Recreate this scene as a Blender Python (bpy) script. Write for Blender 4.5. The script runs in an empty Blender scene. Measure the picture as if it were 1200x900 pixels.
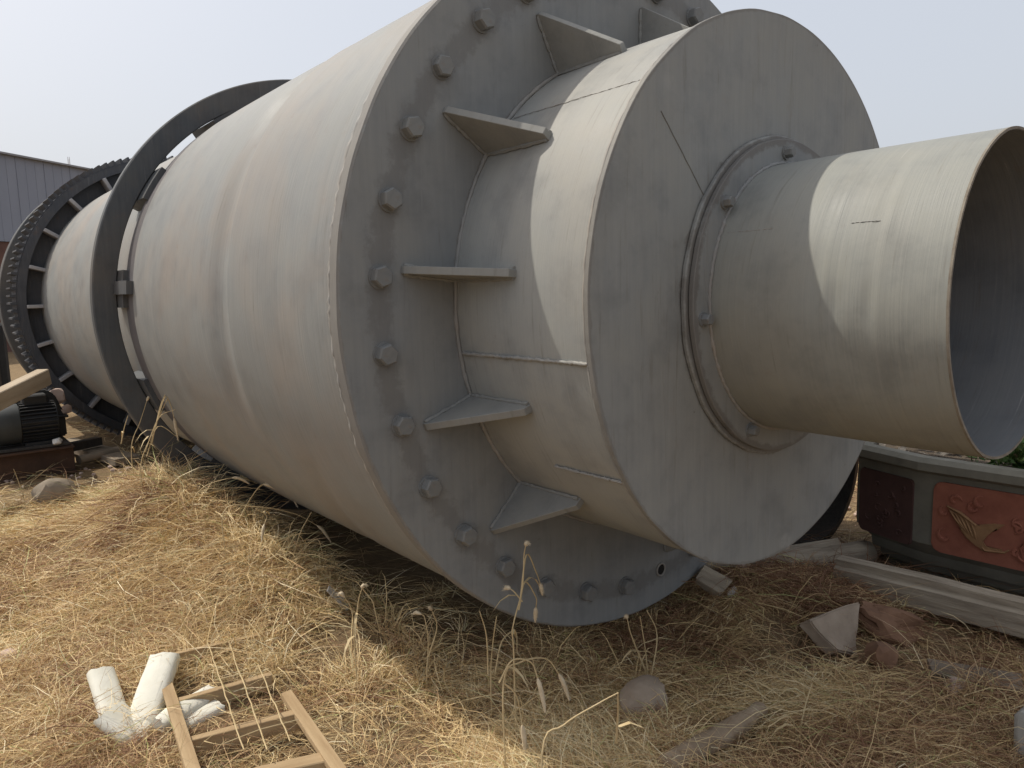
import bpy, bmesh, math, random
import numpy as np
from mathutils import Vector, Matrix, noise

random.seed(7); rng = np.random.default_rng(11)
scn = bpy.context.scene
COL = scn.collection
R = math.radians

# ------------------------------------------------------------------ camera, sky, sun, exposure
CAM = Vector((-2.0829, -1.7871, 1.3726))
CX = Vector((0.7701, -0.6375, -0.0260)).normalized()
CF = Vector((0.6297, 0.7660, -0.1293)).normalized()
CU = CX.cross(CF).normalized()
CX = CF.cross(CU).normalized()
FPX = 861.84
cd = bpy.data.cameras.new('camera'); cam = bpy.data.objects.new('camera', cd); COL.objects.link(cam)
cam.matrix_world = Matrix(((CX.x, CU.x, -CF.x, CAM.x), (CX.y, CU.y, -CF.y, CAM.y), (CX.z, CU.z, -CF.z, CAM.z), (0, 0, 0, 1)))
cd.sensor_width = 36.0; cd.lens = FPX / 1200 * 36; cd.clip_start = 0.05; cd.clip_end = 3000
scn.camera = cam

SUN_AZ, SUN_EL = R(-28), R(55)
world = bpy.data.worlds.new("World"); scn.world = world; world.use_nodes = True
wn = world.node_tree.nodes; wl = world.node_tree.links; wn.clear()
sky = wn.new('ShaderNodeTexSky'); sky.sky_type = 'NISHITA'; sky.sun_disc = False
sky.sun_elevation = SUN_EL; sky.sun_rotation = SUN_AZ
sky.air_density = 1.0; sky.dust_density = 8.0; sky.ozone_density = 1.0; sky.altitude = 0
bg = wn.new('ShaderNodeBackground'); bg.inputs['Strength'].default_value = 0.11
wo = wn.new('ShaderNodeOutputWorld')
haze = wn.new('ShaderNodeMix'); haze.data_type = 'RGBA'; haze.inputs[0].default_value = 0.52   # thin white summer haze over the whole sky
haze.inputs[7].default_value = (9.3, 9.75, 10.5, 1)
wl.new(sky.outputs[0], haze.inputs[6]); wl.new(haze.outputs[2], bg.inputs[0]); wl.new(bg.outputs[0], wo.inputs[0])
sd = bpy.data.lights.new('sun', 'SUN'); sd.energy = 3.6; sd.angle = R(0.6); sd.color = (1.0, 0.94, 0.83)
so = bpy.data.objects.new('sun', sd); COL.objects.link(so)
SDIR = Vector((math.sin(SUN_AZ) * math.cos(SUN_EL), math.cos(SUN_AZ) * math.cos(SUN_EL), math.sin(SUN_EL)))
so.rotation_euler = SDIR.to_track_quat('Z', 'Y').to_euler(); so.location = (0, 0, 20)
vs = scn.view_settings; vs.view_transform = 'Standard'; vs.look = 'None'; vs.exposure = 0.0; vs.gamma = 1.0
scn.cycles.max_bounces = 6

# ------------------------------------------------------------------ helpers
def at(px, py, Y):
    """a point of the place on the plane y = Y, from the survey of the photograph (1200x900)"""
    v = CX * ((px - 600) / FPX) - CU * ((py - 450) / FPX) + CF
    return CAM + v * ((Y - CAM.y) / v.y)

def tag(o, label=None, cat=None, group=None, kind=None):
    if label: o['label'] = label
    if cat: o['category'] = cat
    if group: o['group'] = group
    if kind: o['kind'] = kind
    return o

def empty(name, loc=(0, 0, 0), rz=0.0, **k):
    o = bpy.data.objects.new(name, None); COL.objects.link(o)
    o.location = loc; o.rotation_euler = (0, 0, rz); o.empty_display_size = 0.1
    return tag(o, **k)

def link(name, me, mat=None, parent=None, smooth=None, loc=None):
    if mat is not None and not me.materials: me.materials.append(mat)
    if smooth is not None:
        me.polygons.foreach_set('use_smooth', [True] * len(me.polygons))
        me.set_sharp_from_angle(angle=R(smooth))
    o = bpy.data.objects.new(name, me); COL.objects.link(o)
    if parent: o.parent = parent
    if loc is not None: o.location = loc
    return o

def mk(name, verts, faces, mat, parent=None, smooth=None, loc=None):
    me = bpy.data.meshes.new(name); me.from_pydata([tuple(v) for v in verts], [], faces); me.update()
    return link(name, me, mat, parent, smooth, loc)

def bmobj(name, bm, mat, parent=None, smooth=None, loc=None, recalc=True):
    if recalc: bmesh.ops.recalc_face_normals(bm, faces=bm.faces[:])
    me = bpy.data.meshes.new(name); bm.to_mesh(me); bm.free()
    return link(name, me, mat, parent, smooth, loc)

def bm_box(bm, c, s, M=None, bevel=0.0, jit=0.0):
    """box of size s centred at c (in frame M)"""
    r = bmesh.ops.create_cube(bm, size=1.0); vs_ = r['verts']
    for v in vs_:
        v.co = Vector((v.co.x * s[0] + c[0], v.co.y * s[1] + c[1], v.co.z * s[2] + c[2]))
        if jit: v.co += Vector([random.uniform(-jit, jit) for _ in range(3)])
    if bevel:
        es = list({e for v in vs_ for e in v.link_edges})
        q = bmesh.ops.bevel(bm, geom=es, offset=bevel, segments=1, affect='EDGES')
        vs_ = list({v for f in q['faces'] for v in f.verts} | {v for v in vs_ if v.is_valid})
    if M is not None:
        bmesh.ops.transform(bm, matrix=M, verts=vs_)
    return vs_

def frame(a, b, up=Vector((0, 0, 1)), roll=0.0):
    """matrix with X along a->b, origin in the middle; returns matrix and length"""
    a, b = Vector(a), Vector(b); x = (b - a); L = x.length; x.normalize()
    y = up.cross(x).normalized(); z = x.cross(y)
    M = Matrix(((x.x, y.x, z.x, 0), (x.y, y.y, z.y, 0), (x.z, y.z, z.z, 0), (0, 0, 0, 1)))
    return Matrix.Translation((a + b) / 2) @ M @ Matrix.Rotation(roll, 4, 'X'), L

def bm_tube(bm, pts, rad, n=6, cap=True, jit=0.0):
    pts = [Vector(p) for p in pts]; rings = []
    if not hasattr(rad, '__len__'): rad = [rad] * len(pts)
    prev = None
    for i, p in enumerate(pts):
        t = (pts[min(i + 1, len(pts) - 1)] - pts[max(i - 1, 0)]).normalized()
        if prev is None:
            a = Vector((0, 0, 1)) if abs(t.z) < .9 else Vector((1, 0, 0)); prev = t.cross(a).normalized()
        u = (prev - t * prev.dot(t)).normalized(); v = t.cross(u); prev = u
        rr = rad[i]
        rings.append([bm.verts.new(p + (u * math.cos(2 * math.pi * k / n) + v * math.sin(2 * math.pi * k / n)) * rr * (1 + random.uniform(-jit, jit))) for k in range(n)])
    for a, b in zip(rings, rings[1:]):
        for k in range(n): bm.faces.new((a[k], a[(k + 1) % n], b[(k + 1) % n], b[k]))
    if cap: bm.faces.new(rings[0][::-1]); bm.faces.new(rings[-1])
    return rings

# -- numpy value noise for terrain
_T = rng.random((256, 256))
def vnoise(x, y):
    x = np.asarray(x, float); y = np.asarray(y, float)
    xi = np.floor(x).astype(int); yi = np.floor(y).astype(int); fx = x - xi; fy = y - yi
    fx = fx * fx * (3 - 2 * fx); fy = fy * fy * (3 - 2 * fy)
    g = lambda a, b: _T[a & 255, b & 255]
    return (g(xi, yi) * (1 - fx) + g(xi + 1, yi) * fx) * (1 - fy) + (g(xi, yi + 1) * (1 - fx) + g(xi + 1, yi + 1) * fx) * fy

def ground_z(x, y):
    x = np.asarray(x, float); y = np.asarray(y, float)
    near = np.exp(-((x / 9) ** 2 + ((y - 1) / 10) ** 2))
    z = ((vnoise(x * 1.3 + 9, y * 1.3 + 3) - .5) * .10 + (vnoise(x * 4 + 31, y * 4) - .5) * .045 + (vnoise(x * 13, y * 13 + 7) - .5) * .014) * near
    z = z + .43 * np.exp(-((x + 1.13) / .34) ** 2 - ((y - 2.25) / .75) ** 2)
    z = z + .16 * np.exp(-((x + .95) / .26) ** 2 - ((y - 1.35) / .5) ** 2)
    z = z - .06 * np.exp(-((x) / .7) ** 2 - ((y - 0.9) / 1.2) ** 2)
    z = z + .06 * np.exp(-((x - .75) / .35) ** 2 - ((y + .15) / .3) ** 2) + .09 * np.exp(-((x - .48) / .22) ** 2 - ((y + .2) / .2) ** 2)
    far = np.clip((np.hypot(x, y) - 14) / 40, 0, 1)
    return z - .12 * far
def gz(x, y): return float(ground_z(x, y))

# ------------------------------------------------------------------ materials
def new_mat(name):
    m = bpy.data.materials.new(name); m.use_nodes = True; nt = m.node_tree
    b = nt.nodes['Principled BSDF']
    return m, nt, b
def N(nt, t, **k):
    n = nt.nodes.new(t)
    for a, v in k.items():
        if a in n.inputs: n.inputs[a].default_value = v
        else: setattr(n, a, v)
    return n
def ramp(nt, src, stops):
    r = nt.nodes.new('ShaderNodeValToRGB'); e = r.color_ramp.elements
    while len(e) < len(stops): e.new(.5)
    for q, (p, c) in zip(e, stops): q.position = p; q.color = (*c, 1) if len(c) == 3 else c
    nt.links.new(src, r.inputs[0]); return r.outputs[0]
def mapped(nt, scale, coord='Object', rot=(0, 0, 0)):
    tc = nt.nodes.new('ShaderNodeTexCoord'); mp = nt.nodes.new('ShaderNodeMapping')
    mp.inputs['Scale'].default_value = scale; mp.inputs['Rotation'].default_value = rot
    nt.links.new(tc.outputs[coord], mp.inputs[0]); return mp.outputs[0]
def ntex(nt, vec, scale, detail=4, rough=.55, dist=0.0):
    n = N(nt, 'ShaderNodeTexNoise'); n.inputs['Scale'].default_value = scale; n.inputs['Detail'].default_value = detail
    n.inputs['Roughness'].default_value = rough; n.inputs['Distortion'].default_value = dist
    nt.links.new(vec, n.inputs['Vector']); return n.outputs['Fac']
def mix(nt, fac, a, b, mode='MIX'):
    m = nt.nodes.new('ShaderNodeMix'); m.data_type = 'RGBA'; m.blend_type = mode
    for s, v in ((m.inputs[0], fac), (m.inputs[6], a), (m.inputs[7], b)):
        if hasattr(v, 'links'): nt.links.new(v, s)
        elif isinstance(v, (int, float)): s.default_value = v
        else: s.default_value = (*v, 1)
    return m.outputs[2]
def bump(nt, h, strength, dist, prev=None):
    b = nt.nodes.new('ShaderNodeBump'); b.inputs['Strength'].default_value = strength; b.inputs['Distance'].default_value = dist
    nt.links.new(h, b.inputs['Height'])
    if prev is not None: nt.links.new(prev, b.inputs['Normal'])
    return b.outputs['Normal']

def steel(name, c1, c2, dust=(.36, .30, .235), dust_amt=.55, streak=True, rust=.0, rough=.5, dents=.5, spec=.16, edges=(), blot=1.0):
    """grey primer on plate: brushed circumferential streaks (axis Y), dusty patches, specks of rust"""
    m, nt, b = new_mat(name); L = nt.links
    o1 = mapped(nt, (1, 1, 1))
    st = ntex(nt, mapped(nt, (1.4, 210, 1.4)), 1.0, 3, .6) if streak else ntex(nt, mapped(nt, (60, 60, 3)), 1.0, 3, .6)
    pat = ntex(nt, o1, 1.6, 5, .6, .4)
    pat2 = ntex(nt, o1, 7, 6, .62)
    base = mix(nt, ramp(nt, st, [(.25, (0, 0, 0)), (.75, (1, 1, 1))]), c1, c2)
    dm = ramp(nt, pat, [(.42, (0, 0, 0)), (.72, (dust_amt,) * 3)])
    base = mix(nt, dm, base, dust)
    dk = ramp(nt, pat2, [(.28, (.74, .75, .77)), (.5, (1, 1, 1)), (.72, (1.10, 1.09, 1.06))])
    base = mix(nt, .8 * blot, base, dk, 'MULTIPLY')
    # small scratches / drips
    sc = ntex(nt, mapped(nt, (2.5, 45, 2.5) if streak else (30, 30, 2.0)), 1.6, 8, .72)
    base = mix(nt, ramp(nt, sc, [(.58, (0, 0, 0)), (.70, (.45,) * 3)]), base, mix(nt, .5, c2, (.33, .32, .30)))
    base = mix(nt, ramp(nt, sc, [(.28, (.5,) * 3), (.42, (0, 0, 0))]), base, (.14, .125, .105))
    # handling marks: sparse fine scratches in two directions
    for rt, sd_ in (((.5, .9, .2), 3.1), ((-.7, .3, 1.1), 5.7)):
        sv = ntex(nt, mapped(nt, (4, 160, 4), rot=rt), 1.0, 2, .5); gate = ntex(nt, mapped(nt, (sd_, sd_, sd_)), 1.0, 6, .65)
        sm_ = N(nt, 'ShaderNodeMath', operation='MULTIPLY')
        L.new(ramp(nt, sv, [(.70, (0, 0, 0)), (.76, (1, 1, 1))]), sm_.inputs[0]); L.new(ramp(nt, gate, [(.56, (0, 0, 0)), (.66, (.45,) * 3)]), sm_.inputs[1])
        base = mix(nt, sm_.outputs[0], base, (.40, .39, .37))
    oi = nt.nodes.new('ShaderNodeObjectInfo')
    base = mix(nt, 1.0, base, ramp(nt, oi.outputs['Random'], [(0, (.93, .93, .94)), (1, (1.05, 1.04, 1.02))]), 'MULTIPLY')
    if rust:
        rs = ntex(nt, o1, 11, 7, .7)
        base = mix(nt, ramp(nt, rs, [(.60, (0, 0, 0)), (.72, (rust,) * 3)]), base, (.17, .085, .04))
    if edges:      # chipped paint and dull rust along cut edges (radius about the drum axis) and bolt circles
        tc = nt.nodes.new('ShaderNodeTexCoord'); sub = N(nt, 'ShaderNodeVectorMath', operation='SUBTRACT'); sub.inputs[1].default_value = (0, 0, 1.32)
        L.new(tc.outputs['Object'], sub.inputs[0]); ml = N(nt, 'ShaderNodeVectorMath', operation='MULTIPLY'); ml.inputs[1].default_value = (1, 0, 1); L.new(sub.outputs[0], ml.inputs[0])
        ln = N(nt, 'ShaderNodeVectorMath', operation='LENGTH'); L.new(ml.outputs[0], ln.inputs[0])
        for rad_, wid_, col_, amt_ in edges:
            df = N(nt, 'ShaderNodeMath', operation='SUBTRACT'); L.new(ln.outputs['Value'], df.inputs[0]); df.inputs[1].default_value = rad_
            ab = N(nt, 'ShaderNodeMath', operation='ABSOLUTE'); L.new(df.outputs[0], ab.inputs[0])
            mr = N(nt, 'ShaderNodeMapRange'); mr.inputs[1].default_value = 0; mr.inputs[2].default_value = wid_; mr.inputs[3].default_value = 1; mr.inputs[4].default_value = 0
            L.new(ab.outputs[0], mr.inputs[0])
            nn = ntex(nt, o1, 16, 8, .72); ad = N(nt, 'ShaderNodeMath', operation='MULTIPLY_ADD'); L.new(mr.outputs[0], ad.inputs[0]); ad.inputs[1].default_value = .42; L.new(nn, ad.inputs[2])
            base = mix(nt, ramp(nt, ad.outputs[0], [(.66, (0, 0, 0)), (.80, (amt_,) * 3)]), base, col_)
    L.new(base, b.inputs['Base Color'])
    rg = ramp(nt, pat2, [(.3, (rough - .08,) * 3), (.7, (rough + .14,) * 3)])
    L.new(rg, b.inputs['Roughness'])
    b.inputs['Specular IOR Level'].default_value = spec
    n1 = bump(nt, pat, dents * .3, .02)
    n2 = bump(nt, st, .22, .004, n1)
    n3 = bump(nt, ntex(nt, o1, 55, 4, .6), .07, .003, n2)
    L.new(n3, b.inputs['Normal'])
    return m

def plain(name, col, col2=None, scale=8, rough=.7, bumpk=.3, bdist=.01, stretch=(1, 1, 1), detail=6, spec=.3, third=None):
    m, nt, b = new_mat(name); v = mapped(nt, stretch)
    f = ntex(nt, v, scale, detail, .62)
    stops = [(.3, col), (.7, col2 or tuple(c * 1.3 for c in col))]
    if third: stops.append((.85, third))
    nt.links.new(ramp(nt, f, stops), b.inputs['Base Color'])
    b.inputs['Roughness'].default_value = rough; b.inputs['Specular IOR Level'].default_value = spec
    f2 = ntex(nt, v, scale * 5, 5, .6)
    n = bump(nt, f, bumpk, bdist); n = bump(nt, f2, bumpk * .6, bdist * .3, n)
    nt.links.new(n, b.inputs['Normal'])
    return m

M_shell = steel('shell_primer', (.226, .235, .232), (.286, .290, .277), dust=(.302, .256, .215), dust_amt=.7, rust=.16, dents=.35, blot=.65)
M_feed = steel('feed_primer', (.272, .282, .279), (.304, .311, .30), dust=(.312, .290, .252), dust_amt=.6, rust=.12, dents=.35)
M_plate = steel('plate_primer', (.226, .234, .233), (.258, .264, .257), dust=(.256, .245, .215), dust_amt=.5, streak=False, rust=.10, rough=.55, edges=((1.2, .014, (.16, .13, .105), .35), (.825, .012, (.14, .115, .095), .35), (1.075, .07, (.145, .138, .13), .5), (.465, .03, (.11, .09, .075), .5)))
M_pipe = steel('pipe_primer', (.235, .243, .230), (.265, .270, .250), dust=(.262, .24, .195), dust_amt=.5, rust=.10, dents=.35)
M_bolt = steel('bolt_primer', (.17, .177, .178), (.205, .21, .207), dust=(.19, .175, .155), streak=False, rust=.4, dents=.2)
M_weld = steel('weld_primer', (.23, .232, .228), (.30, .298, .285), streak=False, rust=.3, dents=.8)
M_tyre = steel('ring_paint', (.075, .082, .09), (.10, .105, .11), dust=(.15, .125, .10), dust_amt=.5, streak=False, rust=.2, rough=.5, dents=.2)
M_gear = steel('gear_paint', (.055, .06, .07), (.08, .085, .095), dust=(.15, .13, .11), dust_amt=.45, streak=False, rust=.25, rough=.45, dents=.2)
M_tooth = steel('gear_tooth_steel', (.20, .185, .16), (.30, .27, .22), dust=(.2, .15, .1), streak=False, rust=.4)
M_dark2 = steel('shadow_grey_band', (.11, .105, .115), (.14, .135, .14), dust=(.16, .14, .13), streak=False, rust=.2)  # steel grey darkened by the riding ring's cast shade
M_stiff = steel('stiffener_sunlit_grey', (.30, .30, .32), (.36, .36, .37), streak=False, rust=.1)  # lightened so the ribs look sunlit: sun put into the colour
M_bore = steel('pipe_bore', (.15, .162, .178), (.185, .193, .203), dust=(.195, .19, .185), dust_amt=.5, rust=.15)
M_dark = steel('dark_steel', (.045, .042, .04), (.07, .065, .06), dust=(.13, .10, .075), dust_amt=.6, streak=False, rust=.4)
M_black = plain('black_motor_paint', (.018, .019, .021), (.035, .035, .036), 6, .5, .2, .005)
M_mgrey = plain('worn_grey_paint', (.035, .04, .042), (.062, .067, .068), 7, .5, .2, .005)
M_rusty = plain('rusty_brown_steel', (.045, .028, .02), (.10, .055, .035), 5, .8, .4, .01)
M_wood = plain('pallet_wood', (.27, .18, .095), (.42, .31, .18), 5, .8, .5, .006, (1, 1, 1), 7, third=(.52, .42, .28))
M_wood2 = plain('pale_timber', (.34, .27, .19), (.48, .40, .30), 5, .8, .5, .006)
M_gwood = plain('grey_weathered_wood', (.225, .185, .14), (.43, .37, .285), 9, .9, .9, .012, (1, 1, 1), 8)
M_rotten = plain('rotten_wood', (.13, .10, .075), (.26, .215, .165), 7, .95, .9, .012)
M_rotten2 = plain('dry_branch_bark', (.20, .145, .095), (.36, .28, .195), 9, .95, .9, .012)
M_earthy = plain('dusty_concrete', (.20, .165, .125), (.30, .25, .19), 7, .95, .7, .01)
M_conc = plain('pale_concrete', (.27, .255, .225), (.38, .36, .32), 6, .9, .5, .01)
M_stone = plain('grey_stone', (.25, .195, .145), (.40, .325, .25), 7, .9, .8, .012)
M_redst = plain('red_brick_stone', (.15, .08, .05), (.29, .165, .10), 7, .9, .8, .012)
M_pink = plain('pinkish_stone', (.40, .29, .24), (.55, .44, .38), 7, .9, .6, .012)
M_foam = plain('white_foam', (.74, .72, .62), (.84, .82, .73), 14, .75, .4, .006)
nt_ = M_foam.node_tree; tr_ = nt_.nodes.new('ShaderNodeBsdfTranslucent'); tr_.inputs['Color'].default_value = (.75, .76, .66, 1); mx_ = nt_.nodes.new('ShaderNodeMixShader'); mx_.inputs[0].default_value = .22
nt_.links.new(nt_.nodes['Principled BSDF'].outputs[0], mx_.inputs[1]); nt_.links.new(tr_.outputs[0], mx_.inputs[2]); nt_.links.new(mx_.outputs[0], nt_.nodes['Material Output'].inputs[0])
M_plastic = plain('white_scrap', (.60, .58, .54), (.75, .73, .70), 14, .6, .3, .005)
M_plant = plain('planter_concrete', (.125, .12, .098), (.205, .195, .16), 6, .85, .5, .01)
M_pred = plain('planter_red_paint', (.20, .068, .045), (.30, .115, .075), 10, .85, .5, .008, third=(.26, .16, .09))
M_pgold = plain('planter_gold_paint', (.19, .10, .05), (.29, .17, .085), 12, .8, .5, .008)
M_predd = plain('planter_shaded_red', (.062, .034, .030), (.095, .050, .043), 10, .85, .5, .008)  # panel red darkened: the shade of the left face is in the colour
M_soil = plain('planter_soil', (.05, .038, .028), (.12, .09, .06), 20, 1.0, 1.0, .03)
M_hole = plain('bolt_hole_dark', (.012, .011, .010), (.02, .018, .016), 8, .9, .1, .002)

# wood grain runs along local X on every board: stretch done in each board's own object space
for m_, sc_ in ((M_wood, (3, 26, 26)), (M_wood2, (3, 22, 22)), (M_gwood, (2.2, 20, 20))):
    for n_ in m_.node_tree.nodes:
        if n_.type == 'MAPPING': n_.inputs['Scale'].default_value = tuple(s / 5 for s in sc_)

# ground
def ground_mat():
    m, nt, b = new_mat('dry_soil_and_litter'); L = nt.links
    o = mapped(nt, (1, 1, 1))
    a = ntex(nt, o, .8, 8, .6, .6); c = ntex(nt, o, 14, 8, .7); s = ntex(nt, mapped(nt, (9, 60, 9), rot=(0, 0, .6)), 1, 5, .7, .8)
    soil = mix(nt, a, (.13, .088, .055), (.28, .20, .12))
    straw = ramp(nt, s, [(.35, (.09, .06, .035)), (.55, (.33, .24, .13)), (.75, (.48, .37, .21))])
    L.new(mix(nt, ramp(nt, c, [(.35, (0, 0, 0)), (.65, (.75,) * 3)]), soil, straw), b.inputs['Base Color'])
    b.inputs['Roughness'].default_value = 1; b.inputs['Specular IOR Level'].default_value = .1
    n = bump(nt, c, .8, .03); n = bump(nt, s, .6, .015, n); L.new(n, b.inputs['Normal'])
    return m
M_ground = ground_mat()

def grass_mat(name, stops):
    m, nt, b = new_mat(name); at_ = nt.nodes.new('ShaderNodeAttribute'); at_.attribute_name = 'tint'
    c = ramp(nt, at_.outputs['Fac'], stops)
    nt.links.new(c, b.inputs['Base Color']); b.inputs['Roughness'].default_value = .6
    b.inputs['Specular IOR Level'].default_value = .25
    tr = nt.nodes.new('ShaderNodeBsdfTranslucent'); nt.links.new(c, tr.inputs['Color'])
    mx = nt.nodes.new('ShaderNodeMixShader'); mx.inputs[0].default_value = .13
    out = nt.nodes['Material Output']
    nt.links.new(b.outputs[0], mx.inputs[1]); nt.links.new(tr.outputs[0], mx.inputs[2]); nt.links.new(mx.outputs[0], out.inputs[0])
    return m
M_straw = grass_mat('dry_straw', [(0, (.22, .115, .065)), (.18, (.42, .26, .145)), (.5, (.67, .50, .25)), (.8, (.80, .66, .40)), (.95, (.86, .76, .54)), (1, (.44, .44, .18))])
M_weed = plain('dry_weed_stalk', (.44, .33, .17), (.56, .45, .27), 30, .7, .1, .002)
M_head = plain('dry_seed_head', (.50, .40, .26), (.66, .57, .42), 60, .8, .5, .003)
M_leaf = grass_mat('shrub_leaf', [(0, (.035, .075, .02)), (.5, (.075, .14, .035)), (1, (.17, .22, .06))])

# ------------------------------------------------------------------ ground sheet
def axis_coords(lo, hi, step, far):
    core = np.arange(lo, hi + 1e-6, step); out = [core]; d = step
    l = lo; h = hi; ls = []; hs = []
    while h < far: d *= 1.35; h += d; l -= d; hs.append(h); ls.append(l)
    return np.concatenate([np.array(ls[::-1]), core, np.array(hs)])
gx = axis_coords(-3.2, 3.6, .045, 900); gy = axis_coords(-2.6, 7.5, .045, 900)
GX, GY = np.meshgrid(gx, gy); GZ = ground_z(GX, GY)
nx, ny = len(gx), len(gy)
vv = np.stack([GX.ravel(), GY.ravel(), GZ.ravel()], 1)
ii = (np.arange(ny - 1)[:, None] * nx + np.arange(nx - 1)[None]).ravel()
ff = np.stack([ii, ii + 1, ii + nx + 1, ii + nx], 1)
def np_mesh(name, v, f, tint=None):
    me = bpy.data.meshes.new(name); nv, nf, k = len(v), len(f), f.shape[1]
    me.vertices.add(nv); me.vertices.foreach_set('co', v.astype(np.float32).ravel())
    me.loops.add(nf * k); me.loops.foreach_set('vertex_index', f.astype(np.int32).ravel())
    me.polygons.add(nf); me.polygons.foreach_set('loop_start', (np.arange(nf) * k).astype(np.int32))
    me.update(calc_edges=True)
    if tint is not None:
        a = me.attributes.new('tint', 'FLOAT', 'POINT'); a.data.foreach_set('value', tint.astype(np.float32))
    me.validate()
    return me
me = np_mesh('ground', vv, ff)
me.polygons.foreach_set('use_smooth', [True] * len(me.polygons))
g_ = link('ground', me, M_ground); tag(g_, 'dry straw-covered earth ground running to the horizon', kind='structure')

# ------------------------------------------------------------------ the rotary drum (one rigid thing, axis along Y at z = AX)
AX = 1.32
drum = empty('rotary_drum', (0, 0, 0), label='huge grey steel rotary drum with bolted flange and open pipe end on dry grass', cat='rotary drum')

def lathe(name, prof, mat, parent, n=160, rfun=None, smooth=35, closed=True, amin=0, amax=360):
    """prof: list of (radius, y); revolve about the drum axis"""
    full = abs(amax - amin) >= 360; cols = n if full else n + 1
    V, F = [], []
    for (r, y) in prof:
        for k in range(cols):
            a = R(amin + (amax - amin) * k / n); rr = r + (rfun(a, y, r) if rfun else 0)
            V.append((rr * math.cos(a), y, AX + rr * math.sin(a)))
    m = len(prof)
    for i in range(m if closed else m - 1):
        j = (i + 1) % m
        for k in range(n):
            k2 = (k + 1) % cols if full else k + 1
            F.append((i * cols + k, i * cols + k2, j * cols + k2, j * cols + k))
    if closed and not full:
        F.append(tuple(i * cols for i in range(m))); F.append(tuple(i * cols + n for i in reversed(range(m))))
    bm = bmesh.new(); bv = [bm.verts.new(v) for v in V]
    for f in F:
        try: bm.faces.new([bv[i] for i in f])
        except ValueError: pass
    return bmobj(name, bm, mat, parent, smooth)

def nz(a, y, s, seed): return noise.noise(Vector((math.cos(a) * s, y * s + seed, math.sin(a) * s)))
def gauss(x): return math.exp(-x * x)

def shell_r(a, y, r):
    d = math.degrees(a) % 360
    w = 1 / (1 + math.exp(-(d - 118) / 5)) / (1 + math.exp((d - 196) / 8))
    yc = .955 - .04 * math.sin(R((d - 140) * 2.2))
    k = -.026 * gauss((y - yc - .085) / .08) * w + .005 * gauss((y - yc + .035) / .04) * w
    w2 = gauss((d - 178) / 14)
    k += -.006 * gauss((y - .45) / .10) * w2
    k += -.010 * gauss((y - .60 - (d - 215) * .012) / .06) * gauss((d - 222) / 16)
    return k + .005 * nz(a, y, 1.1, 3) + .0012 * nz(a, y, 4, 8)
ys = list(np.arange(.052, 2.27, .028))
shell = lathe('shell', [(1.183, y) for y in ys] + [(1.183, 2.285), (1.150, 2.287), (1.15, .052)], M_shell, drum, 200, lambda a, y, r: shell_r(a, y, r) if r > 1.16 else 0)
lathe('shade_band', [(1.178, 2.288), (1.178, 2.45), (1.12, 2.45), (1.12, 2.288)], M_dark2, drum, 180, lambda a, y, r: .003 * nz(a, y, 3, 1))  # raised band; the riding ring's shadow is put into its dark colour
rs = list(np.arange(2.44, 8.6, .12))
lathe('rear_shell', [(1.135, y) for y in rs] + [(1.10, rs[-1]), (1.10, rs[0])], M_shell, drum, 160, lambda a, y, r: .004 * nz(a, y, 1.6, 5) if r > 1.12 else 0)
lathe('rear_end_cover', [(1.10, 8.4), (.02, 8.42), (.02, 8.45), (1.10, 8.43)], M_shell, drum, 96)
# seams on shell
def weld_ring(parent, r, y, rad, a0=0, a1=360, n=300, name='weld_bead'):
    bm = bmesh.new(); pts, rd = [], []
    for k in range(n + 1):
        a = R(a0 + (a1 - a0) * k / n)
        pts.append((r * math.cos(a), y + random.uniform(-.2, .2) * rad, AX + r * math.sin(a))); rd.append(rad * random.uniform(.65, 1.2))
    bm_tube(bm, pts, rd, 6); return bmobj(name, bm, M_weld, parent, 60)
def weld_line(parent, ang, r, y0, y1, rad, n=60, name='weld_bead'):
    bm = bmesh.new(); a = R(ang); pts, rd = [], []
    for k in range(n + 1):
        rr = r + random.uniform(-.001, .001); aa = a + random.uniform(-.0015, .0015)
        pts.append((rr * math.cos(aa), y0 + (y1 - y0) * k / n, AX + rr * math.sin(aa))); rd.append(rad * random.uniform(.7, 1.25))
    bm_tube(bm, pts, rd, 6); return bmobj(name, bm, M_weld, parent, 60)
weld_ring(shell, 1.186, .058, .012, n=520); weld_ring(shell, 1.1815, .076, .007, n=520)

# flange plate
def fl_r(a, y, r): return (.0025 * nz(a, 0, 9, 2) if r > 1.1 else 0)
flange = lathe('flange_plate', [(1.194, 0), (1.2, .006), (1.2, .044), (1.194, .05), (.80, .05), (.80, 0)], M_plate, drum, 220, fl_r, 30)
weld_ring(flange, .823, -.003, .007)

# hex bolts
def bolt_mesh(af, h, washer=None, chamfer=.18):
    bm = bmesh.new(); r = af / math.sqrt(3)
    def ring(rad, y, n, ph=0): return [bm.verts.new((rad * math.cos(2 * math.pi * k / n + ph), y, rad * math.sin(2 * math.pi * k / n + ph))) for k in range(n)]
    y0 = 0
    if washer:
        a = ring(washer, .004, 20); b_ = ring(washer, -.005, 20)
        for k in range(20): bm.faces.new((a[k], a[(k + 1) % 20], b_[(k + 1) % 20], b_[k]))
        bm.faces.new(b_); y0 = -.005
    a = ring(r, y0 + .004, 6); b_ = ring(r, y0 - h * (1 - chamfer), 6); c = ring(r * .86, y0 - h, 6)
    for p, q in ((a, b_), (b_, c)):
        for k in range(6): bm.faces.new((p[k], p[(k + 1) % 6], q[(k + 1) % 6], q[k]))
    bm.faces.new(c)
    bmesh.ops.recalc_face_normals(bm, faces=bm.faces[:])
    m = bpy.data.meshes.new('bolt'); bm.to_mesh(m); bm.free(); m.materials.append(M_bolt); return m
BM = bolt_mesh(.053, .029, .034)
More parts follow.
